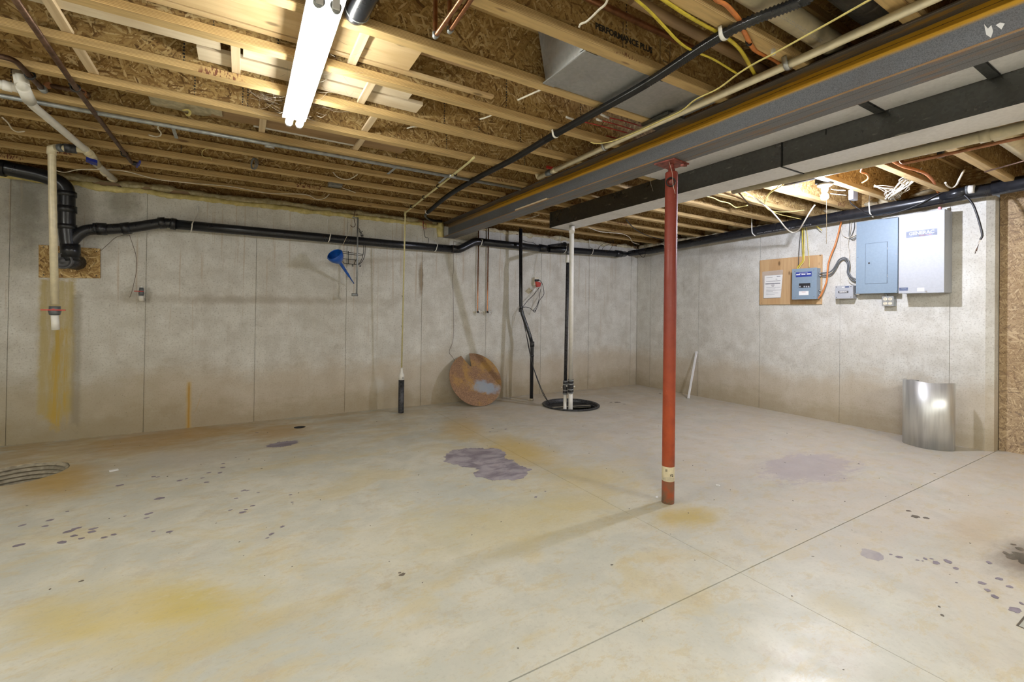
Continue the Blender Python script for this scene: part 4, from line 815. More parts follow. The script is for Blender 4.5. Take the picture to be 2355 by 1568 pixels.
# ---- yellowed thin pipe with the black weighted end ----
t = thing('thin_yellow_pipe', 'thin yellowed plastic pipe dropping to a black cylinder standing on the floor', 'pipe', (-4.1517,-0.3199,0))
base = Vector((-4.1449,-0.2977,0)); tp = Vector((-4.1488,-0.36,2.341))
MB().tube(fillet([(-4.3022,-2.4836,2.33), (-4.2875,-2.3785,2.33), (tp.x, tp.y, 2.33), (base.x, base.y, .53)], .02, 4), .0088, 12).build('pipe_run', 'yelpipe', t)
MB().tube([Vector((tp.x, tp.y, 2.345)), Vector((tp.x, tp.y, 2.29))], .0125, 12).build('elbow', 'yelpipe', t)
MB().lathe([(.012, .52), (.018, .47), (.034, .44), (.034, .385), (.031, .384)], (base.x, base.y, 0), seg=24).build('white_reducer', 'white', t)
MB().lathe([(.0, .0), (.031, .0), (.033, .01), (.033, .385), (.0, .385)], (base.x, base.y, .001), seg=26).build('black_cylinder', 'absd', t)
MB().box(base+Vector((.004, -.0355, .40)), base+Vector((.009, -.033, .422))).build('printed_mark', 'ink', t)
for a in ((-4.2566,-2.0387,2.33), (-4.243,-1.6165,2.33), (-4.2184,-1.1689,2.33), (-4.1883,-0.6997,2.33)): a = Vector(a); MB().ring(a, (0, 1, 0), .0125, .0045, 14, 8).build('black_hanger', 'steeld', t)
for zz in (1.95, 1.35, 1.0): MB().tube([Vector((base.x, base.y, zz)), Vector((base.x, base.y, zz+.02))], .0091, 10).build('print_mark', 'inkg', t)

# ---- two copper drops with faucets ----
for lb, a, b, f in (('left copper water line dropping down the back wall to a small valve', (-3.0274,-0.035,2.3492), (-3.0423,-0.035,1.21), (-3.0152,-0.06,1.1871)), ('right copper water line dropping down the back wall to a small valve', (-2.8749,-0.035,2.3661), (-2.8971,-0.035,1.2121), (-2.8698,-0.06,1.1888))):
    a, b, f = Vector(a), Vector(b), Vector(f); q = thing('copper_drop_pipe', lb, 'pipe', tuple(b), 'copper drops on the back wall'); b.x = a.x = (a.x+b.x)/2
    MB().tube([Vector((a.x, a.y, 2.34)), b, b-Vector((0, 0, .03))], .0085, 12).build('tube_run', 'copper', q)
    MB().tube([b-Vector((.0, 0, .02)), b+Vector((.0, -.045, -.02))], .012, 12).build('valve_body', 'steeld', q)
    MB().ring(b+Vector((.02, -.055, -.018)), (.3, 1, .1), .022, .005, 16, 8).build('valve_wheel', 'chrome', q); MB().bar(b+Vector((.0, -.05, -.018)), b+Vector((.042, -.055, -.018)), .006, .006).build('wheel_spoke', 'chrome', q)
    MB().bar(b+Vector((-.05, .03, -.02)), b+Vector((-.01, .03, -.02)), .03, .012).build('wall_plate', 'foamc', q)

# ---- black standpipe on the back wall ----
t = thing('black_standpipe', 'slim black pipe going down the back wall, jogging right to the floor', 'pipe', (-2.3732,-0.3777,0))
bx = Vector((-2.3732,-0.3777,0)); jp = Vector((-2.4749,-0.22,1.2305))
MB().tube(fillet([Vector((jp.x-.02, -.24, 2.34)), Vector((jp.x, -.24, jp.z)), Vector((-2.363,-0.32,0.8572)), Vector((bx.x, bx.y, .75)), Vector((bx.x, bx.y, .01))], .10, 6), .024, 18).build('pipe_run', 'abs', t)
MB().tube([Vector((bx.x, bx.y, .03)), Vector((bx.x, bx.y, .0))], .027, 16).build('foot', 'gravel', t)
for p0, p1 in ((Vector((jp.x, -.24, jp.z+.02)), Vector((jp.x+.002, -.24, jp.z-.03))), (Vector((bx.x, bx.y, .80)), Vector((bx.x, bx.y, .73))), (Vector((bx.x, bx.y, .62)), Vector((bx.x, bx.y, .60)))): MB().tube([p0, p1], .030, 16).build('coupling', 'absd', t)

# ---- outlet with plugs and the pump cords ----
t = thing('pump_outlet', 'pale outlet box on the back wall with red and black pump plugs in it', 'outlet', (-2.0959,-0.01,1.5979))
MB().quadbox([(-2.122,-0.001,1.705), (-2.061,-0.001,1.7082), (-2.0669,-0.001,1.5995), (-2.1279,-0.001,1.5969)], (0, -.055, 0)).build('outlet_box', 'ivory', t, bevel=.002)
MB().quadbox([(-2.1373,-0.058,1.7071), (-2.0687,-0.058,1.6917), (-2.0823,-0.058,1.5899), (-2.143,-0.058,1.5936)], (0, -.005, 0)).build('cover_plate', 'wht', t)
MB().quadbox([(-2.1267,-0.1,1.6425), (-2.043,-0.1,1.6275), (-2.0574,-0.1,1.5702), (-2.1103,-0.1,1.5617)], (0, .04, 0)).build('red_plug', 'redv', t, bevel=.003)
MB().quadbox([(-2.1355,-0.09,1.6739), (-2.075,-0.09,1.6769), (-2.0746,-0.09,1.6517), (-2.135,-0.09,1.6426)], (0, .03, 0)).build('black_plug', 'blk', t, bevel=.002)
MB().quadbox([(-2.1647,-0.07,1.5106), (-2.1277,-0.07,1.5497), (-2.1122,-0.07,1.5252), (-2.1492,-0.07,1.4799)], (0, -.001, 0)).build('warning_tag', 'paper', t)
wire('pump_cord', [(-2.0868,-0.11,1.556),(-2.1754,-0.11,1.4528),(-2.285,-0.11,1.3567),(-2.3566,-0.11,1.2751),(-2.3705,-0.11,1.2381),(-2.403,-0.2,1.0626),(-2.3939,-0.28,0.8555),(-2.4081,-0.36,0.7126),(-2.4083,-0.44,0.5146),(-2.3832,-0.5,0.3634),(-2.3514,-0.58,0.1937),(-2.3432,-0.68,0.0838),(-2.3369,-0.75,0.0223)], .0042, 'blk', None, None, None, t)
wire('pump_cord', [(-2.1036,-0.11,1.6618),(-2.0655,-0.11,1.6511),(-2.0265,-0.11,1.5962),(-2.0018,-0.11,1.49),(-2.0164,-0.11,1.439),(-2.0837,-0.11,1.3617),(-2.1126,-0.11,1.2797),(-2.1493,-0.11,1.2229),(-2.1867,-0.11,1.2223),(-2.2466,-0.11,1.2586),(-2.3202,-0.11,1.2696),(-2.3635,-0.11,1.2505),(-2.4066,-0.18,1.1831),(-2.4061,-0.24,1.0036),(-2.4171,-0.34,0.7705),(-2.4319,-0.42,0.6303),(-2.4057,-0.48,0.4317),(-2.3732,-0.56,0.2382),(-2.357,-0.66,0.0986),(-2.3307,-0.78,0.0048)], .0042, 'blk', None, None, None, t)
wire('pump_cord', [(-2.0636,-0.11,1.5318),(-2.0915,-0.11,1.374),(-2.1351,-0.11,1.273),(-2.1867,-0.11,1.2223),(-2.1564,-0.11,1.1978),(-2.1345,-0.11,1.2356)], .0038, 'blk', None, None, None, t)
wire('outlet_feed_cable', [(-2.0356,-0.02,2.2057),(-2.0633,-0.02,2.0123),(-2.099,-0.02,1.8509),(-2.1043,-0.02,1.7048)], .0030, 'wht', 'thin pale cable coming down the wall to the pump outlet')
for a in ((-2.2491,-0.01,1.2839), (-2.1367,-0.01,1.2924)): pass
MB().quadbox([(-2.2616,-0.001,1.497), (-2.1878,-0.001,1.5564), (-2.1418,-0.001,1.5139), (-2.1938,-0.001,1.4616)], (0, -.002, 0)).build('wall_tape', 'cloth', None, 'small tan tape scrap on the wall left of the pump outlet', 'tape')

# ---- small wall valve at left ----
t = thing('wall_valve', 'small gray valve with white pipe stub and red handle on the back wall at left', 'valve', (-6.5735,-0.05,1.2994))
v = Vector((-6.5707,-0.07,1.3194))
MB().tube([v+Vector((0, 0, .075)), v+Vector((0, 0, .05))], .012, 14).build('pipe_stub', 'white', t); MB().tube([v+Vector((0, 0, .055)), v+Vector((0, 0, .03)), v+Vector((0, 0, .0)), v-Vector((0, 0, .02))], [.016, .019, .022, .018], 14).build('valve_body', 'gray', t)
MB().tube(fillet([v-Vector((0, 0, .02)), v-Vector((0, 0, .055)), v+Vector((0, .07, -.055))], .03, 5), .020, 14).build('elbow', 'white', t); MB().bar(v+Vector((-.05, -.02, .02)), v+Vector((.02, -.02, .02)), .012, .008).build('valve_handle', 'redv', t)
wire('tie_wire', [(-6.8739,-0.03,1.6994),(-6.8177,-0.03,1.772),(-6.7637,-0.03,1.8373),(-6.6802,-0.03,1.8658),(-6.664,-0.03,1.8348),(-6.6441,-0.03,1.7673),(-6.6203,-0.03,1.6669),(-6.6153,-0.03,1.5443),(-6.6354,-0.03,1.4001),(-6.6441,-0.03,1.3467),(-6.656,-0.03,1.2973),(-6.6652,-0.03,1.2808)], .0018, 'iron', 'thin dark wire hanging in a long bend left of the small wall valve', 'wire')

# ---- hanging conduit, hook, basket and funnel ----
t = thing('hanging_conduit', 'short rusty gray tube with end fittings hanging on the wall right of the funnel', 'tube', (-4.6304,-0.17,1.3565))
a, b = Vector((-4.6393,-0.17,2.2495)), Vector((-4.6352,-0.17,1.3564)); b.x = a.x
MB().tube([a, b], .0085, 12).build('tube_run', 'conduit', t); MB().tube([a+Vector((-.01, 0, -.008)), a+Vector((-.062, 0, -.008))], .0085, 10).build('top_arm', 'conduit', t); MB().tube([b+Vector((.012, 0, .01)), b+Vector((-.055, 0, .01))], [.015, .016], 12).build('end_fitting', 'conduit', t)
MB().bar(a+Vector((-.058, 0, 0)), a+Vector((-.058, 0, -.04)), .004, .004).build('arm_end', 'conduit', t)
wire('wall_hook', [(-4.6645,-0.17,2.3357),(-4.6782,-0.17,2.2943),(-4.6822,-0.17,2.2444),(-4.6769,-0.17,2.2054),(-4.6668,-0.17,2.1719),(-4.6712,-0.17,2.1466),(-4.69,-0.17,2.1347),(-4.7091,-0.17,2.1425),(-4.7188,-0.17,2.1562)], .0035, 'iron', 'rusty wire hook at the foam edge holding the funnel string', 'hook')
wire('funnel_string', [(-4.709,-0.17,2.1326),(-4.7589,-0.17,2.0143),(-4.8218,-0.17,1.8668)], .0022, 'cream', 'pale string from the rusty hook to the blue funnel', 'string')
t = thing('blue_funnel', 'blue plastic funnel hanging tilted on the back wall', 'funnel', (-4.8625,-0.2,1.7827))
c0 = Vector((-4.9068,-0.33,1.7852)); tip = Vector((-4.6544,-0.09,1.4983)); ax = (tip-c0).normalized(); L = (tip-c0).length
MB().lathe([(.076, -.012), (.084, -.004), (.084, .018), (.076, .045), (.050, .085), (.026, .108), (.018, .12), (.013, L*.72), (.009, L*.76), (.005, L), (.003, L), (.007, L*.75), (.012, .12), (.045, .082), (.070, .040), (.076, .0), (.074, -.012), (.076, -.012)], c0, ax, 36).build('cone', 'blue', t)
MB().ring(c0+ax*.0+Vector((.0, 0, 0)), ax, .082, .005, 36, 8).build('lip', 'blue', t)
t = thing('wire_basket', 'black curved wire basket hanging on the wall behind the hanging tube', 'basket', (-4.6556,-0.1,1.7583))
W_ = 'steeld'
for y_, pts in ((-.11, [(-4.797,-0.11,1.8608),(-4.7308,-0.11,1.8514),(-4.5567,-0.11,1.8401)]), (-.11, [(-4.7967,-0.11,1.8362),(-4.7305,-0.11,1.8315),(-4.5663,-0.11,1.8242)]), (-.06, [(-4.7869,-0.06,1.7825),(-4.633,-0.06,1.7736)]), (-.11, [(-4.7859,-0.11,1.7481),(-4.7715,-0.11,1.7244),(-4.7002,-0.11,1.7193),(-4.6087,-0.11,1.7204)]), (-.11, [(-4.7263,-0.11,1.8666),(-4.724,-0.11,1.7177)]), (-.08, [(-4.6088,-0.08,2.1475),(-4.5683,-0.08,2.0707),(-4.5425,-0.08,1.997),(-4.5314,-0.08,1.9216),(-4.5398,-0.08,1.8191),(-4.5684,-0.08,1.7561),(-4.5974,-0.08,1.7237)]), (-.12, [(-4.612,-0.12,2.1109),(-4.5816,-0.12,2.0385),(-4.5605,-0.12,1.9397),(-4.5639,-0.12,1.8385),(-4.5871,-0.12,1.7613),(-4.6157,-0.12,1.7191)]), (-.08, [(-4.5982,-0.08,2.093),(-4.564,-0.08,2.1117)]), (-.08, [(-4.5878,-0.08,2.0586),(-4.5535,-0.08,2.0671)]), (-.11, [(-4.6245,-0.11,1.7997),(-4.6619,-0.11,1.7219)]), (-.11, [(-4.8461,-0.11,1.7144),(-4.8323,-0.11,1.7252),(-4.8325,-0.11,1.7399)]), (-.11, [(-4.6856,-0.11,1.7003),(-4.6711,-0.11,1.6963),(-4.681,-0.11,1.7156)]), (-.11, [(-4.6036,-0.11,1.7057),(-4.5888,-0.11,1.6966),(-4.5891,-0.11,1.7167)])):
    MB().tube(spline(pts, 5), .0035, 6).build('basket_wire', W_, t)
wire('tie_wire', [(-3.2097,-0.02,2.0879),(-3.3782,-0.06,2.102),(-3.4517,-0.16,2.0602),(-3.4465,-0.16,1.7269),(-3.4137,-0.06,1.6233),(-3.3771,-0.02,1.171),(-3.3779,-0.02,0.829),(-3.4306,-0.02,0.6712),(-3.3867,-0.02,0.6015),(-3.3488,-0.02,0.543)], .0022, 'iron', 'thin wire hanging from the beam end down to the rusty plate', 'wire')
wire('bell_wire', [(-3.8186,-0.04,2.3544),(-3.8049,-0.04,2.2078),(-3.7865,-0.04,2.1273),(-3.7865,-0.15,2.096),(-3.791,-0.15,2.0199)], .0030, 'blk', 'thin dark cable dangling at the wall just left of the beam end', 'cable')
wire('red_clip', [(-3.8217,-0.05,2.325),(-3.8206,-0.05,2.2485),(-3.786,-0.05,2.2303),(-3.7868,-0.05,2.2851),(-3.8214,-0.05,2.3031)], .0028, 'redv', 'small red wire clip hanging at the foam left of the beam', 'clip')

# ---- rusty plate ----
t = None
bc = Vector((-3.165, -.40, 0)); upv = Vector((0, .36, .63)).normalized(); nrm = Vector((0, -.63, .36)).normalized(); cc = bc + upv*.366 + Vector((.03, 0, 0)); rx = Vector((1, 0, 0))
loop = []
for i in range(73):
    a = math.radians(107 + 345*i/72) if False else math.radians(113 + (360-20)*i/72)
    loop.append(cc + (rx*math.cos(a) + upv*math.sin(a))*.366)
loop += [cc + (rx*-.026 + upv*.175), cc + (rx*-.058 + upv*.20)]
MB().poly(loop, nrm*.006).build('rusty_round_plate', 'rust', None, 'rusty round steel plate with a notch leaning on the back wall', 'plate')

# ---- white stick leaning in the far corner area ----
a, b = Vector((-0.307,-1.2841,0)), Vector((-0.03,-1.2038,0.6564)); a.z = .006
MB().bar(a, b, .028, .012, (1, 0, 0)).build('white_strip', 'pvcw', None, 'short white plastic strip leaning on the panel wall near the corner', 'strip')

# ---- curled sheet metal ----
t = thing('curled_sheet_metal', 'shiny sheet of galvanised metal curled upright by the panel wall', 'sheet metal', (-.25, -3.87, 0))
m = MB(); cx, cy = -.235, -3.873; nseg = 48; lo, hi = [], []
for i in range(nseg+1):
    a = math.radians(38 + 250*i/nseg); r = .188+.004*math.sin(i*.5)-.006*(i/nseg); z1 = .605 + .004*math.sin(i*.35) - (.02 if i < 8 else 0)
    x, y = cx+r*math.cos(a)*.92, cy+r*math.sin(a); xi, yi = cx+(r-.0015)*math.cos(a)*.92, cy+(r-.0015)*math.sin(a)
    m.v += [(x, y, .002), (x, y, z1), (xi, yi, .002), (xi, yi, z1)]
for i in range(nseg):
    k = 4*i
    for f, s_ in (((k, k+4, k+5, k+1), True), ((k+2, k+3, k+7, k+6), True), ((k+1, k+5, k+7, k+3), False), ((k, k+2, k+6, k+4), False)): m.f.append(f); m.sm.append(s_)
m.f += [(0, 1, 3, 2), (4*nseg, 4*nseg+2, 4*nseg+3, 4*nseg+1)]; m.sm += [False, False]
m.build('sheet', 'bin', t)

# ================= ELECTRICAL WALL =================
DWN = Vector((0, 0, -1))
def face_box(name, label, cat, TL, TR, BR, BL, depth, mat, mat_side=None):
    """cabinet on the panel wall: squared up from the corners of its front face"""
    y0 = (TL[1]+BL[1])/2; y1 = (TR[1]+BR[1])/2; z1 = (TL[2]+TR[2])/2; z0 = (BL[2]+BR[2])/2
    t = thing(name, label, cat, (-.01, (y0+y1)/2, z0)); b = MB().box((-.001, y1, z0), (-depth, y0, z1)).build('enclosure', mat_side or mat, t, bevel=.0025)
    return t, y0, y1, z0, z1
def plate(par, name, A, B, x, th, mat, bevel=0.):
    return MB().box((x, A[1], A[2]), (x-th, B[1], B[2])).build(name, mat, par, bevel=bevel)
def screw(par, p, x, r=.004, mat='chrome'):
    return MB().cyl((x, p[1], p[2]), (x-.002, p[1], p[2]), r, 10).build('screw_head', mat, par)
WU, WR_ = (0, 0, 1), (0, -1, 0)
# plywood board of glued-up strips
t = thing('plywood_backboard', 'knotty pine board on the panel wall behind the small blue-gray breaker box', 'board', (-0.01,-2.5177,1.3337))
L0, R0 = (-0.01,-2.1274,1.6186), (-0.01,-2.8565,1.6321); zb, zt = (-0.01,-2.5177,1.3337)[2], (-0.01,-2.5126,1.9073)[2]
ya, yb = L0[1], R0[1]
for i, (f0, f1) in enumerate(((0, .53), (.53, .80), (.80, 1))): MB().box((-.001, ya+(yb-ya)*f0-.0006, zb), (-.019, ya+(yb-ya)*f1+.0006, zt)).build('board_strip', 'ply', t, bevel=.0012)
for p in ((-0.02,-2.1529,1.3535), (-0.02,-2.8407,1.8995), (-0.02,-2.8403,1.3708)): MB().cyl((-.0185, p[1], p[2]), (-.0205, p[1], p[2]), .004, 8).build('screw_head', 'steeld', t)
# document in a clear pouch
t = thing('document_pouch', 'printed white sheet in a clear pouch pinned to the pine board', 'document', (-0.02,-2.2856,1.4234))
MB().quadbox([(-0.021,-2.1609,1.7563), (-0.021,-2.4218,1.7647), (-0.021,-2.3987,1.4154), (-0.021,-2.1755,1.4091)], (-.0006, 0, 0)).build('clear_pouch', 'clear', t)
MB().quadbox([(-0.023,-2.1935,1.7037), (-0.023,-2.4182,1.7029), (-0.03,-2.3983,1.4206), (-0.03,-2.1891,1.4197)], (-.0006, 0, 0)).build('printed_sheet', 'paper', t)
pl0 = Vector((-0.0245,-2.1943,1.7036)); pr0 = Vector((-0.0245,-2.419,1.7028)); rr_ = (pr0-pl0); dn = Vector((-0.0315,-2.1899,1.4196)) - pl0
def sheet_line(u0, u1, v, h, mt='inkg'):
    a = pl0+rr_*u0+dn*v; b = pl0+rr_*u1+dn*v; MB().quadbox([a, b, b+dn*h, a+dn*h], (-.0003, 0, 0)).build('printed_line', mt, t)
for u0, u1, v, h in ((.10, .45, .08, .014), (.68, .88, .05, .03), (.62, .72, .17, .02), (.1, .9, .25, .02), (.06, .88, .345, .05), (.38, .58, .42, .03), (.42, .55, .48, .02), (.12, .9, .54, .012), (.12, .62, .60, .012), (.12, .95, .66, .012), (.12, .5, .72, .012), (.12, .8, .78, .012), (.12, .6, .84, .012)): sheet_line(u0, u1, v, h)
# small breaker panel
t, y0, y1, z0, z1 = face_box('breaker_box', 'small blue-gray breaker box on the pine board with a dark switch window', 'electrical box', (-0.11,-2.5758,1.7425), (-0.11,-2.8357,1.7581), (-0.11,-2.8477,1.3958), (-0.11,-2.5789,1.3882), .108, 'pblue')
plate(t, 'front_cover', (0, y0+.003, z0-.003), (0, y1-.003, z1+.003), -.106, .005, 'pblue', .0015)
lb = plate(t, 'blue_label', (-0.112,-2.6171,1.6539), (-0.112,-2.7909,1.7113), -.1112, .0008, 'bluel')
lc = (-.1122, ((-0.112,-2.6171,1.6565)[1]+(-0.112,-2.7886,1.7114)[1])/2, ((-0.112,-2.6171,1.6565)[2]+(-0.112,-2.7886,1.7114)[2])/2)
for dy in (-.058, 0, .058): MB().box((-.112, lc[1]+dy-.022, lc[2]-.006), (-.1125, lc[1]+dy+.022, lc[2]+.006)).build('white_field', 'paper', lb)
lettering('lettering', '1      2      3', .012, 'ink', lb, lc, WR_, WU, .0005)
lettering('lettering', 'EMERGENCY POWER', .010, 'paper', lb, (lc[0], lc[1], lc[2]+.014), WR_, WU)
fr = plate(t, 'recessed_frame', (-0.112,-2.6379,1.5211), (-0.112,-2.8033,1.62), -.111, .002, 'pblue', .0008)
sw = plate(t, 'switch_window', (-0.114,-2.6549,1.5255), (-0.114,-2.779,1.5785), -.1128, .0015, 'ink')
for px_ in ((-0.115,-2.6683,1.5403), (-0.115,-2.7163,1.5383), (-0.115,-2.74,1.5373), (-0.115,-2.7635,1.5363)): MB().box((-.114, px_[1]-.007, px_[2]-.008), (-.120, px_[1]+.007, px_[2]+.008)).build('breaker_toggle', 'pgray', sw)
wl_ = plate(t, 'white_label', (-0.112,-2.6546,1.4382), (-0.112,-2.7601,1.486), -.1112, .0008, 'paper')
lettering('lettering', 'WARNING', .009, 'redv', wl_, (-.1122, ((-0.112,-2.6546,1.4382)[1]+(-0.112,-2.7601,1.486)[1])/2, (-0.112,-2.7058,1.4751)[2]), WR_, WU)
for p in ((-0.112,-2.6067,1.7245), (-0.112,-2.8139,1.7271), (-0.112,-2.6119,1.4135), (-0.112,-2.8187,1.4189)): screw(t, p, -.111)
for p in ((-0.05,-2.8333,1.6917), (-0.05,-2.8336,1.6616), (-0.05,-2.8441,1.4903), (-0.05,-2.8354,1.4404)): MB().cyl((-.055, y1, p[2]), (-.055, y1-.02, p[2]), .009, 10).build('cable_connector', 'chrome', t)
# small gray box
t, y0, y1, z0, z1 = face_box('junction_box', 'small square light gray box between the breaker box and the tall panel', 'electrical box', (-0.095,-3.0256,1.5307), (-0.095,-3.1964,1.535), (-0.095,-3.1974,1.3916), (-0.095,-3.0288,1.3902), .092, 'pgrd')
plate(t, 'lid', (0, y0, z0), (0, y1, z1), -.0925, .004, 'pgray', .001)
lg = plate(t, 'logo_plate', (-0.097,-3.0591,1.4521), (-0.097,-3.1549,1.4752), -.097, .0008, 'ink')
lettering('lettering', 'GENERAC', .017, 'paper', lg, (-.098, ((-0.097,-3.0591,1.4521)[1]+(-0.097,-3.1549,1.4752)[1])/2, (-0.097,-3.1095,1.4639)[2]), WR_, WU, bold=.0008)
plate(t, 'small_label', (-0.097,-3.1237,1.5096), (-0.097,-3.1607,1.5247), -.097, .0006, 'blueg'); plate(t, 'small_label', (-0.097,-3.0924,1.5109), (-0.097,-3.1174,1.5194), -.097, .0006, 'paper')
for p in ((-0.097,-3.0394,1.5203), (-0.097,-3.1791,1.5215), (-0.097,-3.0403,1.4044), (-0.097,-3.1799,1.406)): screw(t, p, -.0966, .004, 'steeld')
MB().cyl((-.05, y1, (z0+z1)/2-.02), (-.05, y1-.045, (z0+z1)/2-.02), .014, 14).build('conduit_nipple', 'chrome', t)
# tall breaker panel
t, y0, y1, z0, z1 = face_box('main_breaker_panel', 'tall blue-gray breaker panel with a closed inset door', 'electrical panel', (-0.1,-3.23,2.1949), (-0.1,-3.5839,2.2095), (-0.1,-3.5886,1.4402), (-0.1,-3.2332,1.4467), .098, 'pblue')
plate(t, 'front_cover', (0, y0+.004, z0-.004), (0, y1+.001, z1+.004), -.098, .004, 'pblue', .0012)
fr = plate(t, 'door_frame', (-0.1,-3.3094,1.5388), (-0.1,-3.5034,1.9677), -.1015, .0012, 'pblued')
dr = plate(t, 'door', (-0.1,-3.3125,1.5428), (-0.1,-3.498,1.964), -.1015, .0032, 'pblue', .001)
lt = plate(t, 'door_latch', (-0.105,-3.3177,1.7359), (-0.105,-3.3692,1.7794), -.1045, .002, 'pblue', .0006); plate(lt, 'latch_slot', (-0.107,-3.3377,1.7501), (-0.107,-3.3529,1.7671), -.1064, .001, 'ink')
for p in ((-0.1,-3.5013,1.8967), (-0.1,-3.5031,1.6163)): MB().box((-.1015, p[1]-.002, p[2]-.012), (-.108, p[1]+.002, p[2]+.012)).build('door_hinge', 'chrome', t)
for p in ((-0.1,-3.2425,1.8287), (-0.1,-3.574,1.8277), (-0.1,-3.2463,1.4579), (-0.1,-3.578,1.4559)): screw(t, p, -.102)
# transfer switch
t, y0, y1, z0, z1 = face_box('transfer_switch_box', 'largest light gray metal box with a pale logo band, right of the tall breaker panel', 'electrical panel', (-0.2,-3.6229,2.1883), (-0.2,-3.9623,2.1969), (-0.2,-3.9663,1.429), (-0.2,-3.6274,1.4313), .198, 'pgray')
plate(t, 'front_cover', (0, y0-.0015, z0-.003), (0, y1+.0, z1+.002), -.198, .004, 'pgray', .0014)
MB().box((-.001, y1-.002, z1), (-.203, y0, z1+.006)).build('rain_lip', 'pgray', t, bevel=.001)
def mid(A, B): return (-.2032, (A[1]+B[1])/2, (A[2]+B[2])/2)
A, B_ = (-0.202,-3.6844,1.9689), (-0.202,-3.9136,2.0271); zc = mid(A, B_)[2]
bd = MB().box((-.202, A[1], zc-.030), (-.2028, B_[1], zc+.030)).build('logo_band', 'logo', t)
lettering('lettering', 'GENERAC', .044, 'pgray', bd, (-.203, mid(A, B_)[1], zc+.004), WR_, WU, bold=.002, sx=.95); lettering('lettering', 'POWER SYSTEMS', .012, 'redv', bd, (-.203, mid(A, B_)[1]-.03, zc-.021), WR_, WU)
A, B_ = (-0.202,-3.7536,2.0329), (-0.202,-3.8512,2.0758); MB().box((-.202, A[1], A[2]+.004), (-.2028, B_[1], B_[2]-.002)).build('white_label', 'paper', t)
A, B_ = (-0.202,-3.7676,1.8719), (-0.202,-3.8316,1.9159); w_ = MB().box((-.202, A[1], A[2]), (-.2028, B_[1], B_[2])).build('instruction_label', 'paper', t)
for i, tx in enumerate(('AUTOMATIC', 'TRANSFER', 'SWITCH')): lettering('lettering', tx, .010, 'inkg', w_, (-.203, mid(A, B_)[1], B_[2]-.012-.014*i), WR_, WU)
A, B_ = (-0.202,-3.6331,1.4546), (-0.202,-3.7006,1.484); w_ = MB().box((-.202, A[1], A[2]), (-.2028, B_[1], B_[2])).build('navy_label', 'blueg', t)
lettering('lettering', 'CAUTION', .010, 'pgray', w_, (-.203, mid(A, B_)[1], mid(A, B_)[2]+.006), WR_, WU); lettering('lettering', 'TWO POWER SOURCES', .006, 'pgray', w_, (-.203, mid(A, B_)[1], mid(A, B_)[2]-.008), WR_, WU)
A, B_ = (-0.202,-3.7716,1.4435), (-0.202,-3.8229,1.4769); MB().box((-.202, A[1], A[2]), (-.2028, B_[1], B_[2])).build('white_label', 'paper', t)
p = (-0.202,-3.8374,1.4413); MB().cyl((-.201, p[1], p[2]), (-.208, p[1], p[2]), .007, 12).build('lock_screw', 'chrome', t)
# quad receptacle
t, y0, y1, z0, z1 = face_box('quad_outlet_box', 'square metal box with four ivory sockets just below the panels', 'outlet', (-0.075,-3.4488,1.4049), (-0.075,-3.5432,1.4093), (-0.075,-3.5438,1.3098), (-0.075,-3.4494,1.3059), .072, 'conduit')
plate(t, 'cover_plate', (0, y0+.002, z0-.002), (0, y1-.002, z1+.002), -.0725, .002, 'galv', .001)
for i in (.28, .72):
    for j in (.27, .73):
        cy_, cz_ = y0+(y1-y0)*i, z0+(z1-z0)*j; s_ = MB().cyl((-.0742, cy_, cz_), (-.0775, cy_, cz_), .0165, 20).build('socket', 'ivory', t)
        for dy, hh in ((-.006, .005), (.006, .004)): MB().box((-.0774, cy_+dy-.001, cz_), (-.0779, cy_+dy+.001, cz_+hh*2)).build('slot', 'ink', s_)
        MB().cyl((-.0774, cy_, cz_-.008), (-.0779, cy_, cz_-.008), .0024, 8).build('ground_hole', 'ink', s_)
MB().tube([(-.05, y0-.03, z1), (-.05, (y0+y1)/2+.03, 1.45)], .010, 12).build('feed_nipple', 'conduit', t)

# cables on the panel wall
wire('gray_cable', [(-0.055,-2.8448,1.6907),(-0.055,-2.8991,1.6894),(-0.055,-2.9524,1.6961),(-0.055,-2.9872,1.725),(-0.055,-3.0129,1.7669),(-0.055,-3.0425,1.8227),(-0.055,-3.0806,1.8432),(-0.055,-3.1142,1.8327),(-0.055,-3.1373,1.7995),(-0.055,-3.1439,1.7464),(-0.055,-3.1381,1.6896),(-0.055,-3.157,1.6407),(-0.055,-3.1858,1.6081),(-0.055,-3.2183,1.5945)], .0075, 'grc', 'upper of two gray flexible cables looping from the small breaker box to the tall panel')
wire('gray_cable', [(-0.035,-2.8358,1.6622),(-0.035,-2.8903,1.6563),(-0.035,-2.9526,1.6647),(-0.035,-2.9873,1.7017),(-0.035,-3.013,1.7487),(-0.035,-3.0426,1.8071),(-0.035,-3.0765,1.8282),(-0.035,-3.1018,1.8137),(-0.035,-3.1188,1.7786),(-0.035,-3.1212,1.7304),(-0.035,-3.1196,1.673),(-0.035,-3.1407,1.6237),(-0.035,-3.1738,1.5861),(-0.035,-3.2104,1.577)], .0065, 'grc', 'lower of two gray flexible cables looping from the small breaker box to the tall panel')
wire('orange_cable', [(-0.12,-3.0966,2.2574),(-0.06,-3.0506,2.1753),(-0.06,-3.009,2.0011),(-0.06,-2.9706,1.8978),(-0.06,-2.9407,1.7924),(-0.06,-2.9325,1.6992),(-0.06,-2.9244,1.5959),(-0.06,-2.8983,1.5079),(-0.06,-2.8673,1.4392),(-0.06,-2.8358,1.395)], .0085, 'orange', 'salmon orange cable coming down the panel wall to the small breaker box')
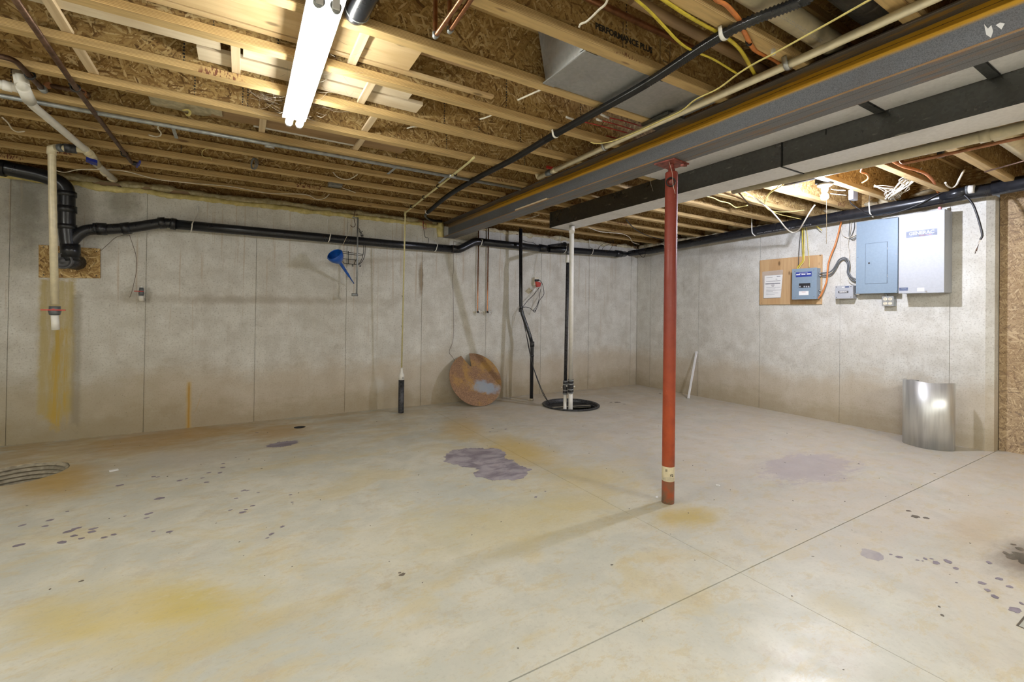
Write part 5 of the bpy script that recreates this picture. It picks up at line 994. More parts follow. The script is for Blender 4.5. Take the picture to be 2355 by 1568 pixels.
wire('yellow_cable', [(-0.15,-2.6935,2.3226),(-0.04,-2.6493,2.2393),(-0.04,-2.6557,2.0568),(-0.04,-2.6619,1.9007),(-0.04,-2.6575,1.8494),(-0.04,-2.6285,1.8104),(-0.04,-2.6042,1.7811),(-0.04,-2.5995,1.7554)], .007, 'yel', 'thick yellow cable dropping to the top of the small breaker box', cat='cable')
wire('yellow_cable', [(-0.15,-2.7174,2.3185),(-0.05,-2.6737,2.2344),(-0.05,-2.68,2.0529),(-0.05,-2.6812,1.9083),(-0.05,-2.6769,1.8469),(-0.05,-2.6434,1.7981),(-0.05,-2.6193,1.7585)], .005, 'yelp', 'pale yellow cable beside the thick yellow one above the small breaker box')
wire('black_cable', [(-0.15,-2.7031,2.321),(-0.03,-2.6344,2.2583),(-0.03,-2.6165,2.0626),(-0.03,-2.6079,1.9069),(-0.03,-2.604,1.7922)], .004, 'blk', 'thin black cable left of the yellow cables above the small breaker box')
wire('tan_cable', [(-0.15,-2.7364,2.3153),(-0.03,-2.698,2.1813),(-0.03,-2.7114,1.9993),(-0.03,-2.7219,1.8852),(-0.03,-2.7253,1.7618)], .0035, 'yelp', 'thin tan wire right of the yellow cables above the small breaker box')
wire('white_wire', [(-0.03,-3.0629,2.2398),(-0.03,-3.0589,2.2016),(-0.03,-3.0529,2.1539),(-0.03,-3.0681,2.1031),(-0.03,-3.1063,2.0688),(-0.03,-3.1478,2.0679),(-0.03,-3.2008,2.0891)], .0035, 'wht', 'white wire bending left of the tall panel into its side', cat='wire')
wire('white_wire', [(-0.03,-3.1507,2.2348),(-0.03,-3.147,2.1876),(-0.03,-3.1392,2.117),(-0.03,-3.1313,2.0702),(-0.03,-3.1233,2.0185),(-0.03,-3.1195,1.9709),(-0.03,-3.1325,1.9023),(-0.03,-3.1332,1.8064),(-0.03,-3.1257,1.6872),(-0.03,-3.1306,1.5911),(-0.03,-3.1638,1.5559),(-0.03,-3.2087,1.5348)], .0028, 'wht', 'thin pale wire running down between the gray box and the tall panel', cat='wire')
wire('black_wire', [(-0.03,-3.1795,2.2301),(-0.03,-3.1759,2.1593),(-0.03,-3.1518,2.0865),(-0.03,-3.1313,2.0606),(-0.03,-3.1603,2.0471),(-0.03,-3.2009,2.0654)], .0032, 'grc', 'dark wire bending into the upper side of the tall panel', cat='wire')
wire('black_wire', [(-0.03,-3.1342,2.2376),(-0.03,-3.1307,2.1422),(-0.03,-3.1313,2.0702),(-0.03,-3.1686,2.0317),(-0.03,-3.201,2.0559)], .0028, 'grc', 'lower dark wire bending into the side of the tall panel', cat='wire')
wire('black_cable', [(-0.3,-3.2355,2.4552),(-0.3,-3.2558,2.3824),(-0.27,-3.3026,2.3271),(-0.27,-3.3794,2.2541),(-0.27,-3.4465,2.2198),(-0.27,-3.5545,2.2092),(-0.27,-3.7082,2.2362),(-0.27,-3.8215,2.2763),(-0.27,-3.9146,2.3219),(-0.25,-3.993,2.3595)], .0055, 'blk', 'black cable sagging across the drain pipe above the gray panels')
t = wire('hanging_cable', [(-0.24,-4.0692,2.332),(-0.24,-4.1092,2.288),(-0.24,-4.1557,2.2087),(-0.24,-4.185,2.1111),(-0.24,-4.2155,1.9614),(-0.24,-4.2198,1.9077),(-0.24,-4.2078,1.879)], .0085, 'blk', 'short thick black cable hanging loose right of the gray panels')
for i, dx in enumerate(((-0.24,-4.1865,1.7826), (-0.24,-4.1756,1.7609), (-0.24,-4.1673,1.7732), (-0.24,-4.1918,1.8087))): MB().tube(spline([(-0.24,-4.2104,1.8862), (-0.24,-4.1971,1.8385), dx], 5), .0032, 7).build('bare_conductor', ['iron', 'iron', 'wht', 'blk'][i], t)
MB().quadbox([(-0.1,-3.8978,2.2098), (-0.1,-3.9164,2.2063), (-0.1,-3.9162,2.2392), (-0.1,-3.8977,2.2387)], (-.03, 0, 0)).build('red_pipe_collar', 'redv', None, 'small bright red fitting showing above the light gray box', 'fitting')

# ================= CEILING CABLES =================
FL = .45
wire('yellow_flat_cable', [(-4.6196,-4.3407,2.318),(-4.5528,-4.3255,2.318),(-4.463,-4.3069,2.318),(-4.3245,-4.2685,2.318),(-4.2231,-4.2408,2.318),(-4.117,-4.2205,2.325),(-3.9597,-4.2162,2.335),(-3.7399,-4.1916,2.342)], .0065, 'yel', 'flat yellow cable drooping under the joists left of the black ribbed pipe', flat=FL)
wire('yellow_flat_cable', [(-4.5222,-4.3601,2.34),(-4.446,-4.3549,2.34),(-4.3075,-4.3448,2.34),(-4.2042,-4.3417,2.34),(-4.1047,-4.3418,2.34),(-4.0203,-4.336,2.34),(-3.9286,-4.3202,2.34),(-3.8275,-4.2891,2.34),(-3.6666,-4.2332,2.34)], .0085, 'yel', 'wide flat yellow cable near the orange cable at the top', flat=FL)
wire('yellow_flat_cable', [(-3.8996,-4.8548,2.29),(-3.8985,-4.7814,2.29),(-3.8833,-4.6704,2.29),(-3.8674,-4.5428,2.29),(-3.8532,-4.4238,2.29),(-3.8492,-4.3523,2.29),(-3.8308,-4.2587,2.29),(-3.7835,-4.1189,2.29),(-3.7781,-3.9897,2.29),(-3.7324,-3.8653,2.29),(-3.7264,-3.7182,2.29),(-3.723,-3.5368,2.29),(-3.7439,-3.3422,2.29),(-3.8003,-3.2616,2.29),(-3.8456,-3.2588,2.29)], .006, 'yelp', 'long yellow cable running along the cream pipe beside the beam', flat=FL)
MB().box(Vector((-3.8359,-4.4142,2.3))-Vector((.008, .006, .004)), Vector((-3.8359,-4.4142,2.3))+Vector((.008, .006, .02))).build('cable_staple', 'white', None, 'white staple holding the long yellow cable to a joist', 'staple')
wire('orange_cable', [(-4.3614,-4.4814,2.335),(-4.2888,-4.4616,2.335),(-4.241,-4.4641,2.335),(-4.1803,-4.4538,2.335),(-4.1146,-4.4382,2.335),(-4.046,-4.4113,2.335),(-3.9769,-4.387,2.335),(-3.9184,-4.3665,2.335),(-3.8257,-4.3378,2.35),(-3.6595,-4.3114,2.38),(-3.572,-4.3057,2.38)], .0095, 'orange', 'orange cable curving through the joists beneath the black ribbed pipe', flat=.6)
MB().ring((-3.9467,-4.3742,2.335), (.3, 1, 0), .013, .004, 14, 8).build('cable_strap', 'steeld', None, 'black strap around the orange cable at a joist', 'strap')
wire('white_cable', [(-4.6382,-4.2732,2.33),(-4.6204,-4.2357,2.33),(-4.62,-4.2021,2.33),(-4.6156,-4.1578,2.33),(-4.6151,-4.1214,2.33),(-4.6239,-4.1002,2.33),(-4.6175,-4.0818,2.33)], .0045, 'wht', 'short white cable curl coming down beside the stencilled joist')
wire('white_cable', [(-4.3859,-3.5712,2.38),(-4.4057,-3.4876,2.38),(-4.426,-3.4117,2.38),(-4.4451,-3.3336,2.38)], .0052, 'wht', 'short white cable stub poking from the web left of the duct box', cat='cable stub')
wire('white_cable', [(-4.4765,-3.089,2.38),(-4.4907,-3.0367,2.38),(-4.5109,-2.9943,2.38)], .005, 'wht', 'short white cable stub under the third joist from the duct box', cat='cable stub')
wire('white_cable', [(-4.7947,-2.6802,2.38),(-4.8282,-2.6506,2.38),(-4.8503,-2.6118,2.38)], .004, 'wht', 'tiny pale cable stub under the joist by the planks', cat='cable stub')
wire('white_cable', [(-7.1309,-0.2209,2.34),(-7.0767,-0.1999,2.34),(-6.9497,-0.3677,2.34),(-6.7653,-0.4889,2.34),(-6.6177,-0.5303,2.34),(-6.4322,-0.3847,2.34),(-6.1753,-0.4088,2.34),(-5.8682,-0.4757,2.34),(-5.5474,-0.4117,2.34),(-5.2401,-0.5583,2.34),(-5.1092,-0.418,2.34),(-5.0457,-0.5036,2.34),(-5.0297,-0.6992,2.34)], .0042, 'wht', 'long thin white cable stapled along the last joist by the left wall')
t = thing('ceiling_junction_box', 'open metal junction box in the joist bay above the left wall', 'electrical box', (-4.9898,-0.8215,2.4))
MB().box(Vector((-5.0598,-0.8886,2.39)), Vector((-4.9378,-0.8939,2.37))+Vector((0, .10, .06))).build('box_body', 'conduit', t, bevel=.002)
wire('white_cable', [(-4.9375,-0.8691,2.38),(-4.8608,-0.8519,2.37),(-4.7056,-0.7176,2.37),(-4.6239,-0.6882,2.37),(-4.4088,-0.7018,2.37),(-4.2363,-0.681,2.37),(-4.0225,-0.7064,2.37),(-3.5314,-0.7339,2.37)], .0042, 'wht', 'thin white cable leaving the open junction box toward the beam')
wire('white_cable', [(-5.1101,-1.4175,2.36),(-5.0594,-1.3044,2.36),(-4.9956,-1.254,2.36),(-4.9456,-1.3028,2.36),(-4.921,-1.47,2.36)], .0045, 'wht', 'white cable loop sagging below a joist above the junction box')
wire('white_cable', [(-6.2214,-1.9299,2.33),(-6.2338,-1.8666,2.33),(-6.2281,-1.7878,2.33),(-6.2411,-1.7192,2.33),(-6.2686,-1.6839,2.33),(-6.3033,-1.6964,2.33)], .0045, 'wht', 'white cable scrap dangling from the gray conduit at left')
wire('white_cable', [(-7.0237,-1.5502,2.33),(-7.0285,-1.4578,2.33),(-7.0503,-1.3249,2.33),(-7.0395,-1.2818,2.33),(-6.9966,-1.3179,2.33)], .004, 'wht', 'white cable scrap with stripped end at the left edge')
wire('yellow_wire', [(-5.9826,-1.6235,2.33),(-6.0192,-1.5277,2.33),(-6.0298,-1.4019,2.33),(-6.0079,-1.3597,2.33),(-5.9795,-1.3782,2.33),(-5.9739,-1.3237,2.33)], .0025, 'yelp', 'thin yellow wire curl hanging between joists left of centre', cat='wire')
t = thing('wire_bundle', 'small coil of gray wire hanging from a joist left of centre', 'coil', (-5.6983,-1.5274,2.3))
for i in range(3): MB().ring(Vector((-5.701,-1.5137,2.3))+Vector((.006*i, 0, 0)), (1, .35+.1*i, 0), .042, .0028, 22, 6).build('loop', 'grc', t)
for lb, P, c0, c1 in (('lowest red wire with a white end sleeve by the black ribbed pipe', [(-4.0574,-3.1211,2.4),(-3.8322,-3.1585,2.4),(-3.5497,-3.19,2.4)], (-4.0825,-3.113,2.4), (-4.0027,-3.1321,2.4)),
 ('red wire just above the lowest one by the black ribbed pipe', [(-4.0013,-3.1206,2.41),(-3.7826,-3.1439,2.41),(-3.4964,-3.1562,2.41)], (-4.0664,-3.119,2.41), (-3.999,-3.1221,2.41)),
 ('middle red wire with a white end sleeve crossing behind the ribbed pipe', [(-3.9618,-3.2284,2.42),(-3.7598,-3.2473,2.42),(-3.4885,-3.2597,2.42)], (-4.0271,-3.232,2.42), (-3.9641,-3.2269,2.42)),
 ('upper red wire right of the ribbed pipe', [(-3.8071,-3.3122,2.42),(-3.6742,-3.3185,2.42),(-3.5074,-3.3176,2.42)], (-3.8457,-3.3105,2.42), (-3.8004,-3.3088,2.42)),
 ('topmost red wire with a white end sleeve below the duct box', [(-3.7921,-3.3477,2.43),(-3.6815,-3.365,2.43),(-3.5107,-3.3706,2.43)], (-3.8541,-3.36,2.43), (-3.7785,-3.3489,2.43))):
    t = thing('red_wire', lb, 'wire', tuple(P[0]), 'red wires near the ribbed pipe'); MB().tube(spline(P, 4), .0035, 7).build('wire_run', 'redv', t); MB().tube([c0, c1], .007, 10).build('end_sleeve', 'white', t)
# right-hand bays lit by the bulb
wire('white_cable', [(-1.8755,-3.0386,2.33),(-1.5147,-2.9447,2.33),(-1.2705,-2.8932,2.31),(-1.1844,-2.915,2.26),(-0.9888,-2.8866,2.2),(-0.7197,-2.8145,2.15),(-0.5246,-2.7676,2.13),(-0.5155,-2.8092,2.12),(-0.5817,-2.8877,2.13),(-0.7268,-3.0031,2.17),(-0.8224,-3.0913,2.22),(-0.8295,-3.1271,2.27),(-0.8388,-3.1634,2.31)], .007, 'wht', 'thick white cable loop hanging down in front of the panel wall drain')
wire('yellow_cable', [(-2.0183,-2.7509,2.32),(-1.8738,-2.7506,2.32),(-1.7179,-2.7131,2.32),(-1.5651,-2.7097,2.32),(-1.3625,-2.6444,2.32),(-1.3259,-2.6692,2.32),(-1.3276,-2.7598,2.32)], .0055, 'yelp', 'pale yellow cable snaking under the joists right of the column')
wire('yellow_cable', [(-1.8731,-3.3848,2.34),(-1.7431,-3.2888,2.32),(-1.6509,-3.1802,2.32),(-1.532,-3.077,2.32),(-1.3103,-2.9248,2.32),(-1.0555,-2.8058,2.32),(-0.8389,-2.7578,2.32),(-0.7053,-2.8236,2.32),(-0.6403,-2.9679,2.32)], .0042, 'yelp', 'looped yellow cable tied up near the bulb')
wire('yellow_cable', [(-1.9269,-3.5073,2.34),(-1.8083,-3.3683,2.31),(-1.6775,-3.2069,2.31),(-1.5354,-3.0831,2.31),(-1.2564,-2.9027,2.31),(-1.0326,-2.802,2.31),(-0.7194,-2.739,2.31),(-0.4474,-2.7353,2.31),(-0.237,-2.7369,2.31)], .0042, 'yelp', 'second looped yellow cable beside the first near the bulb')
wire('yellow_cable', [(-0.12,-2.8342,2.2322),(-0.12,-2.8709,2.1965),(-0.12,-2.8981,2.1676)], .004, 'yel', 'short yellow cable end showing below the drain behind the pull string')
wire('dark_cable', [(-1.9135,-2.9997,2.345),(-1.6389,-2.8896,2.345),(-1.3552,-2.7718,2.345),(-1.179,-2.711,2.345)], .006, 'iron', 'dark brown cable crossing the lit bays left of the loop')
wire('dark_cable', [(-1.7556,-1.4837,2.34),(-1.3459,-1.1931,2.34),(-0.8745,-0.9274,2.34),(-0.5412,-0.8036,2.34),(-0.1678,-0.7272,2.34)], .006, 'absd', 'dark cable drooping in the bays near the far corner')
wire('white_cable', [(-1.8315,-0.8811,2.33),(-1.5273,-0.7448,2.33),(-1.326,-0.7626,2.33),(-1.1189,-0.781,2.33),(-0.8253,-0.6269,2.33),(-0.4588,-0.3321,2.33),(-0.2092,-0.2333,2.33)], .0048, 'wht', 'white cable stapled under the joists toward the far corner')
wire('white_cable', [(-2.8595,-0.7492,2.33),(-2.8127,-0.8749,2.33),(-2.803,-1.0316,2.33),(-2.8055,-1.1448,2.33)], .0048, 'wht', 'short white cable just right of the beam near the back wall')
wire('black_cable', [(-2.4138,-0.12,2.214),(-2.3119,-0.12,2.1929),(-2.2086,-0.12,2.19),(-2.1331,-0.12,2.1469),(-2.1097,-0.12,2.0989)], .0035, 'blk', 'thin black cable hanging over the drain left of the sump pipe')
wire('black_cable', [(-1.0549,-0.18,2.1599),(-1.0029,-0.18,2.2385),(-0.8692,-0.18,2.3117),(-0.6952,-0.18,2.3622)], .003, 'blk', 'upper thin black cable arching over the corner drain')
wire('black_cable', [(-0.966,-0.18,2.1672),(-0.9312,-0.18,2.2312),(-0.805,-0.18,2.2901),(-0.723,-0.18,2.3527),(-0.7493,-0.18,2.2607),(-0.8214,-0.18,2.1722)], .003, 'blk', 'second thin black cable arching over the corner drain')
wire('black_cable', [(-0.27,-0.148,2.3851),(-0.27,-0.2262,2.2546),(-0.27,-0.2932,2.1626),(-0.27,-0.3862,2.0972),(-0.27,-0.4304,2.162)], .004, 'blk', 'black cable loop drooping over the corner of the drain')
wire('white_cable', [(-0.7298,-4.2284,2.4),(-0.7282,-4.1972,2.33),(-0.5501,-4.1352,2.33),(-0.4592,-4.0838,2.33),(-0.5414,-4.0777,2.33),(-0.6927,-4.1022,2.33)], .0072, 'wht', 'white cable hook-shaped end hanging right of the orange cable')
wire('orange_cable', [(-1.7765,-4.0708,2.36),(-1.627,-4.0574,2.36),(-1.3927,-4.0445,2.36),(-1.2069,-4.0653,2.36),(-0.9981,-4.0692,2.36),(-0.7278,-4.0314,2.36),(-0.4558,-3.9735,2.36),(-0.1524,-3.9117,2.36)], .0115, 'orange', 'thick salmon orange cable along a joist web above the gray boxes')
wire('orange_cable_scrap', [(-1.7432,-3.9247,2.33),(-1.6008,-3.8549,2.33),(-1.504,-3.8523,2.33),(-1.3837,-3.8211,2.33),(-1.3121,-3.7818,2.33),(-1.2555,-3.729,2.33)], .006, 'orange', 'curled peach cable scrap hanging right of the bulb')
# bundle of white cables above the panels
random.seed(5)
J = lambda p, d: Vector(p) + Vector((random.uniform(-d, d), random.uniform(-d, d), random.uniform(-d*.4, d*.3)))
for i in range(24):
    if i < 15: P = [J((-0.9258,-3.9971,2.42), .04), J((-0.8387,-3.9122,2.39), .06), J((-0.7045,-3.8081,2.36), .06), J((-0.5537,-3.6867,2.33), .06), J((-0.1,-3.5369,2.375), .03), J((-0.05,-3.4987,2.2553), .03)]
    elif i < 20: P = [J((-0.8009,-3.6493,2.39), .012), J((-0.7685,-3.6966,2.38), .025), J((-0.6564,-3.7284,2.37), .035), J((-0.5798,-3.7347,2.34), .035), J((-0.1,-3.5865,2.3736), .02), J((-0.05,-3.5846,2.2486), .02)]
    else: P = [J((-0.8237,-3.6511,2.39), .01), J((-0.659,-3.6739,2.37), .03), J((-0.5163,-3.6738,2.33), .03), J((-0.1,-3.5584,2.353), .02), J((-0.05,-3.5562,2.2538), .02)]
    wire('white_cable', P, random.choice((.0036, .0045)), 'wht', 'white cable in the tangled bundle feeding the gray panels from above', group='cable bundle above the panels', n=5, seg=6)
q = thing('ceiling_junction_box', 'square white-faced junction box on the joist right of the bulb', 'electrical box', (-0.7617,-3.4625,2.34))
MB().box(Vector((-0.6752,-3.4273,2.36))+Vector((-.05, -.02, -.035)), Vector((-0.6752,-3.4273,2.36))+Vector((.05, .02, .06))).build('box_body', 'pgray', q, bevel=.002)
wire('white_cable', [(-1.1689,-3.4568,2.35),(-1.0957,-3.4707,2.35),(-1.0154,-3.5066,2.35)], .0042, 'wht', 'white cable from the bulb box to the white-faced box'); wire('white_cable', [(-1.0134,-3.3809,2.35),(-0.93,-3.3992,2.35),(-0.8223,-3.4334,2.35)], .0042, 'wht', 'lower white cable from the bulb box to the white-faced box')

# ================= BOARDS STORED IN THE JOIST BAYS =================
def plank(label, x0, x1, k, f0, f1, z, th, mat, tilt=0., cat='board', group='boards stored between the joists'):
    ya, yb = YJ(k)+.03, YJ(k-1)-.03; y0, y1 = ya+(yb-ya)*f0, ya+(yb-ya)*f1
    P = [(x0, y0, z), (x1, y0, z), (x1, y1, z+tilt), (x0, y1, z+tilt)]; return MB().quadbox(P, (0, 0, th)).build('stored_board', mat, None, label, cat, group, bevel=.001)
def strip(x, k, label):
    return MB().box((x-.019, YJ(k)+.0055, 2.384), (x+.019, YJ(k-1)-.0055, 2.402)).build('support_strip', 'strip', None, label, 'wood strip', 'cross strips carrying the stored boards', bevel=.001)
strip(-6.43, 7, 'cross strip between joists at far upper left, nearer one'); strip(-6.43, 6, 'cross strip between joists at far upper left, farther one')
strip(-5.315, 8, 'cross strip right of the strip light, nearest of the row'); strip(-5.185, 7, 'cross strip right of the strip light, second of the row'); strip(-5.07, 6, 'cross strip right of the strip light, third of the row'); strip(-5.05, 5, 'cross strip right of the strip light, farthest of the row')
strip(-5.80, 7, 'cross strip left of the strip light beside the square board end'); strip(-5.66, 5, 'cross strip just behind the far end of the strip light')
plank('wide knotty pine board above the strip light, nearest the camera', -7.0, -5.05, 8, .08, .85, 2.403, .019, 'pine')
plank('narrow board edge beside the wide knotty board, longer', -7.1, -4.55, 8, .885, .99, 2.403, .016, 'pine')
plank('thin brown slat in the bay left of the duct box', -5.6, -4.72, 8, .08, .44, 2.4235, .010, 'brownwood')
plank('long pale board lying behind the second joist at upper left', -6.95, -5.86, 7, .0, .55, 2.403, .018, 'whitewood')
plank('whitish board above the strip light, upper of two', -5.77, -4.955, 7, .02, .57, 2.403, .017, 'whitewood')
plank('whitish board with square ends passing above the strip light, lower of two', -5.957, -4.857, 7, .63, .99, 2.403, .022, 'whitewood')
plank('long dusty brown board in the bay behind the strip light', -6.03, -4.72, 5, .36, .86, 2.403, .018, 'brownwood')
plank('thin white strip lying beside the dusty brown board', -5.71, -5.02, 5, .90, .96, 2.403, .012, 'white')
q = MB(); rows = 12
for i in range(rows):
    for j in range(7):
        x = -6.24+.36*i/(rows-1); y = YJ(5)+.06+.24*j/6; q.v.append((x, y, 2.40+.03*noise.noise((x*9, y*9, 0))-.02*(j == 0)))
for i in range(rows-1):
    for j in range(6): a = i*7+j; q.f.append((a, a+7, a+8, a+1)); q.sm.append(True)
o = q.build('stained_rag', 'cloth', None, 'crumpled striped cloth scrap lying in the bay by the brown board', 'cloth'); md = o.modifiers.new('thick', 'SOLIDIFY'); md.thickness = .006
MB().tube(spline([(-6.0797,-2.1336,2.38),(-6.0536,-2.1641,2.38),(-6.046,-2.1271,2.38),(-6.0602,-2.0605,2.38),(-6.0698,-2.0762,2.38)], 5), .008, 8, flat=.4).build('curled_tape', 'yelp', None, 'curled strip of yellow tape at the end of the brown board', 'tape')

# ================= FLOOR MARKS =================
def splat(c, rx, ry, ang, rag, seed, z=.0006, n=56, spk=0.):
    out = []
    for i in range(n):
        a = 2*PI*i/n; r = 1+rag*noise.noise((math.cos(a)*1.6+seed*3.1, math.sin(a)*1.6, seed))+rag*.6*noise.noise((math.cos(a)*6+seed, math.sin(a)*6, seed*2)) + spk*(.5 if i % 2 else -.3)*abs(noise.noise((a*9, seed, 0)))
        x, y = rx*r*math.cos(a), ry*r*math.sin(a); out.append((c[0]+x*math.cos(ang)-y*math.sin(ang), c[1]+x*math.sin(ang)+y*math.cos(ang), z))
    return out
def rag_loop(P, amp, seed, z=.0008):
    P = [Vector(p) for p in P]; out = []
    for i in range(len(P)):
        a, b = P[i], P[(i+1) % len(P)]; d = b-a; nn = Vector((-d.y, d.x, 0)).normalized(); n = max(2, int(d.length/.006))
        for k in range(n):
            p = a+d*(k/n); s_ = noise.noise(Vector((p.x*55, p.y*55, seed)))*amp + noise.noise(Vector((p.x*17, p.y*17, seed+5)))*amp*1.3; q = p+nn*s_; out.append((q.x, q.y, z))
    return out
MB().poly(rag_loop([(-4.3217,-2.0321,0),(-4.1896,-1.9041,0),(-4.0317,-1.9184,0),(-3.8098,-2.0664,0),(-3.8156,-2.1746,0),(-3.8831,-2.2697,0),(-3.8783,-2.4673,0),(-3.8561,-2.6146,0),(-3.9255,-2.7032,0),(-4.0575,-2.7591,0),(-4.17,-2.7068,0),(-4.2625,-2.6178,0),(-4.2942,-2.5416,0),(-4.2279,-2.4651,0),(-4.2216,-2.3932,0),(-4.3137,-2.2762,0),(-4.3559,-2.1606,0)], .022, 3), (0, 0, .0002)).build('floor_stain', 'stain', fl)
MB().poly(splat((-5.4279,-1.0361,0), .125, .075, .2, .25, 8, .0007, 90, 1.3), (0, 0, .0002)).build('floor_stain', 'stainp', fl)
MB().poly(splat((-3.0353,-4.4794,0), .060, .045, .3, .25, 11), (0, 0, .0002)).build('floor_stain', 'stainl', fl)
sm = MB(); ds = MB(); random.seed(11)
def spots(m, L, f=.66):
    for i, (c, r) in enumerate(L): m.poly(splat(c, r*f*1.15, r*f*.8, random.uniform(-.6, .6), .35, i*1.7+r*90, .0005+.00001*i, 20), (0, 0, .0002))
spots(sm, (((-6.4394,-1.5669,0), .030), ((-6.1792,-1.9527,0), .034), ((-6.1999,-2.1849,0), .028), ((-6.2008,-2.2475,0), .017), ((-6.1075,-1.6515,0), .026), ((-6.0725,-1.6336,0), .014), ((-5.9465,-1.7764,0), .022), ((-5.9753,-1.6681,0), .018), ((-5.9453,-1.5671,0), .020), ((-5.8752,-1.6054,0), .024), ((-5.8631,-1.4867,0), .024), ((-5.8634,-1.387,0), .016), ((-6.2728,-1.4763,0), .020), ((-6.248,-1.4994,0), .016), ((-6.6535,-2.0253,0), .024), ((-6.6499,-2.1091,0), .021), ((-6.7593,-2.0365,0), .022), ((-6.5236,-2.2465,0), .030), ((-6.4988,-2.2219,0), .028), ((-6.4241,-2.2693,0), .027), ((-6.4187,-2.3107,0), .025), ((-6.5151,-2.3807,0), .030), ((-6.6902,-2.3162,0), .029), ((-6.4857,-2.3211,0), .022), ((-6.445,-2.3749,0), .018), ((-6.3486,-2.4188,0), .020), ((-6.3124,-2.4025,0), .022), ((-6.0697,-2.5064,0), .022), ((-6.1413,-2.4608,0), .014), ((-5.73,-2.0594,0), .022), ((-5.7081,-2.0716,0), .016), ((-5.7701,-2.1794,0), .016), ((-5.6832,-2.3515,0), .018), ((-5.7967,-2.3569,0), .015), ((-5.7351,-2.4244,0), .026), ((-5.7196,-2.3931,0), .015), ((-5.5495,-2.7308,0), .018), ((-5.6051,-2.794,0), .018), ((-5.6248,-2.8304,0), .012), ((-5.6504,-2.1441,0), .013), ((-5.4719,-2.2827,0), .014), ((-5.4728,-2.4111,0), .012), ((-5.6194,-0.5098,0), .02), ((-6.6069,-1.9257,0), .014), ((-6.3101,-2.1616,0), .010), ((-3.5365,-1.4262,0), .02), ((-3.4357,-1.5185,0), .02), ((-3.6236,-1.5326,-0), .016), ((-4.113,-3.0742,0), .016), ((-4.0056,-3.0284,0), .010), ((-2.9391,-4.5568,0), .022), ((-2.9451,-4.5257,0), .011), ((-2.8447,-4.6282,0), .016), ((-2.8459,-4.6676,0), .024), ((-2.7773,-4.6931,0), .026), ((-2.8266,-4.7341,0), .018), ((-2.8851,-4.8357,0), .022), ((-2.9363,-4.865,0), .018), ((-2.974,-4.8958,0), .022), ((-2.7665,-4.8649,0), .020), ((-2.8139,-4.9057,0), .018), ((-3.0279,-4.9657,0), .034), ((-2.9415,-4.9674,0), .014), ((-2.6137,-4.7988,0), .02), ((-2.8945,-4.6136,0), .010), ((-2.882,-4.6296,0), .008), ((-2.9814,-4.7773,-0), .008), ((-2.818,-4.6434,0), .012)))
sm.build('stain_spots', 'stainp', fl, kind='stuff')
spots(ds, (((-5.118,-3.4932,0), .020), ((-5.1241,-3.4741,0), .010), ((-6.3348,-2.8596,0), .012), ((-3.747,-3.8364,0), .006), ((-1.3999,-1.0062,0), .06), ((-1.4795,-0.9657,0), .03), ((-1.4005,-1.1357,0), .03), ((-0.3389,-0.8075,0), .03), ((-1.1904,-4.1905,0), .012), ((-2.2833,-4.4146,0), .035), ((-2.2478,-4.454,0), .025), ((-2.218,-4.3629,0), .02), ((-3.2738,-4.8005,0), .008), ((-3.3352,-4.8269,0), .012), ((-4.2365,-3.903,0), .009), ((-4.6874,-3.3197,0), .006), ((-3.9997,-4.7615,0), .005), ((-2.4484,-4.8384,0), .035), ((-2.4067,-4.8104,0), .02), ((-2.2833,-4.8363,0), .03), ((-2.2474,-4.8062,0), .018), ((-6.8356,-1.7111,0), .008), ((-5.7317,-2.9673,0), .004)))
for i in range(150):
    x, y = random.uniform(-7.0, -.1), random.uniform(-5.1, -.05)
    if (Vector((x, y))-Vector(SUMP)).length < .4 or (Vector((x, y))-Vector(PIT)).length < .35: continue
    ds.poly(splat((x, y), random.uniform(.002, .007), random.uniform(.001, .004), random.random()*3, .4, i*.7, .0006, 8), (0, 0, .0015))
ds.build('floor_debris', 'staind', fl, kind='stuff')
MB().box(Vector((-3.1596,-4.9993,0)), Vector((-3.1596,-4.9993,0))+Vector((.30, -.25, .0006))).build('square_patch', 'patch', fl)
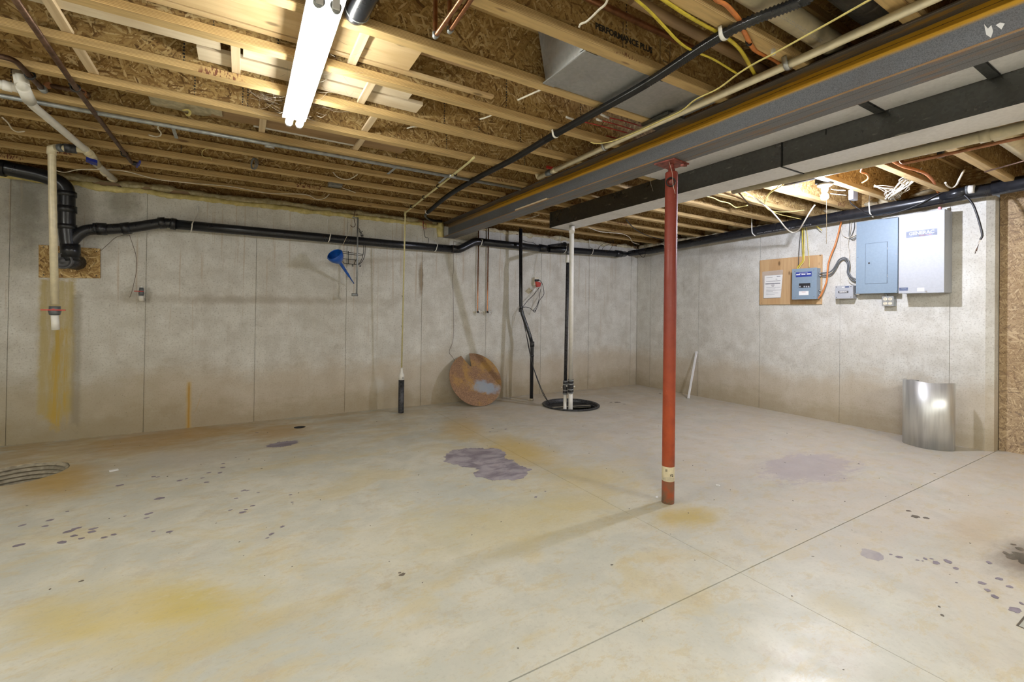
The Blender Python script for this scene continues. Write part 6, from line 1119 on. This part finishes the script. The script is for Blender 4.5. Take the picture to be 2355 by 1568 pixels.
pp = Vector((-3.1618,-4.9997,0.001)); mm = MB(); mm.box(pp, pp+Vector((.30, .006, .0004))); mm.box(pp, pp+Vector((.006, -.25, .0004))); mm.build('patch_outline', 'staind', fl)
for i in range(16):
    a = 2*PI*i/16+.2; c = Vector((CLEAN[0]+.10*math.cos(a), CLEAN[1]+.10*math.sin(a), .003)); mt = random.uniform(.012, .03)
MB().quadbox([(-3.4213,-3.4469,0.002), (-3.4088,-3.4539,0.002), (-3.4309,-3.4732,0.002), (-3.4433,-3.4664,0.002)], (0, 0, .003)).build('paper_chip', 'paper', None, 'tiny white chip on the floor left of the column foot', 'chip')
MB().ring((-2.8942,-3.5317,0.004), (0, 0, 1), .012, .0025, 16, 6).build('plastic_ring', 'pvcw', None, 'small pale plastic ring on the floor right of the column', 'ring')
MB().box((-6.563,-1.2122,0.001), Vector((-6.563,-1.2122,0.001))+Vector((.05, .03, .006)), rz=.3).build('mortar_crumb', 'paper', None, 'small white crumb on the floor right of the floor pit', 'crumb')

# ---- cobwebs around the strip light ----
random.seed(21); m = MB()
for cx_, cy_, n_ in ((-5.60, -2.70, 38), (-5.42, -2.75, 40), (-5.40, -3.25, 26)):
    for i in range(n_):
        a = Vector((cx_+random.uniform(-.10, .10), cy_+random.uniform(-.2, .25), random.uniform(2.30, 2.42))); b = a+Vector((random.uniform(-.16, .16), random.uniform(-.12, .12), random.uniform(-.05, .07))); c_ = (a+b)/2-Vector((0, 0, random.uniform(0, .03)))
        m.tube(spline([a, c_, b], 3), .00045, 3, False)
m.build('cobweb', 'web', None, 'dusty cobwebs around the strip light and nearby joists', 'cobweb', kind='stuff', fixn=False)
random.seed(31); m = MB()
for a, b in (((-2.73,-3.8336,2.3225), (-2.73,-3.8122,2.1756)), ((-2.73,-3.8476,2.3238), (-2.73,-3.8284,2.2722)), ((-3.3572,-3.3101,2.14), (-2.9801,-3,2.1611))):
    a, b = Vector(a), Vector(b)
    m.tube(spline([a, a.lerp(b, .4)+Vector((.0, .008, 0)), b], 4), .0012, 4, False)
m.build('hanging_cobweb', 'web', None, 'dusty cobweb strand hanging in front of the dark duct side', 'cobweb', kind='stuff', fixn=False)
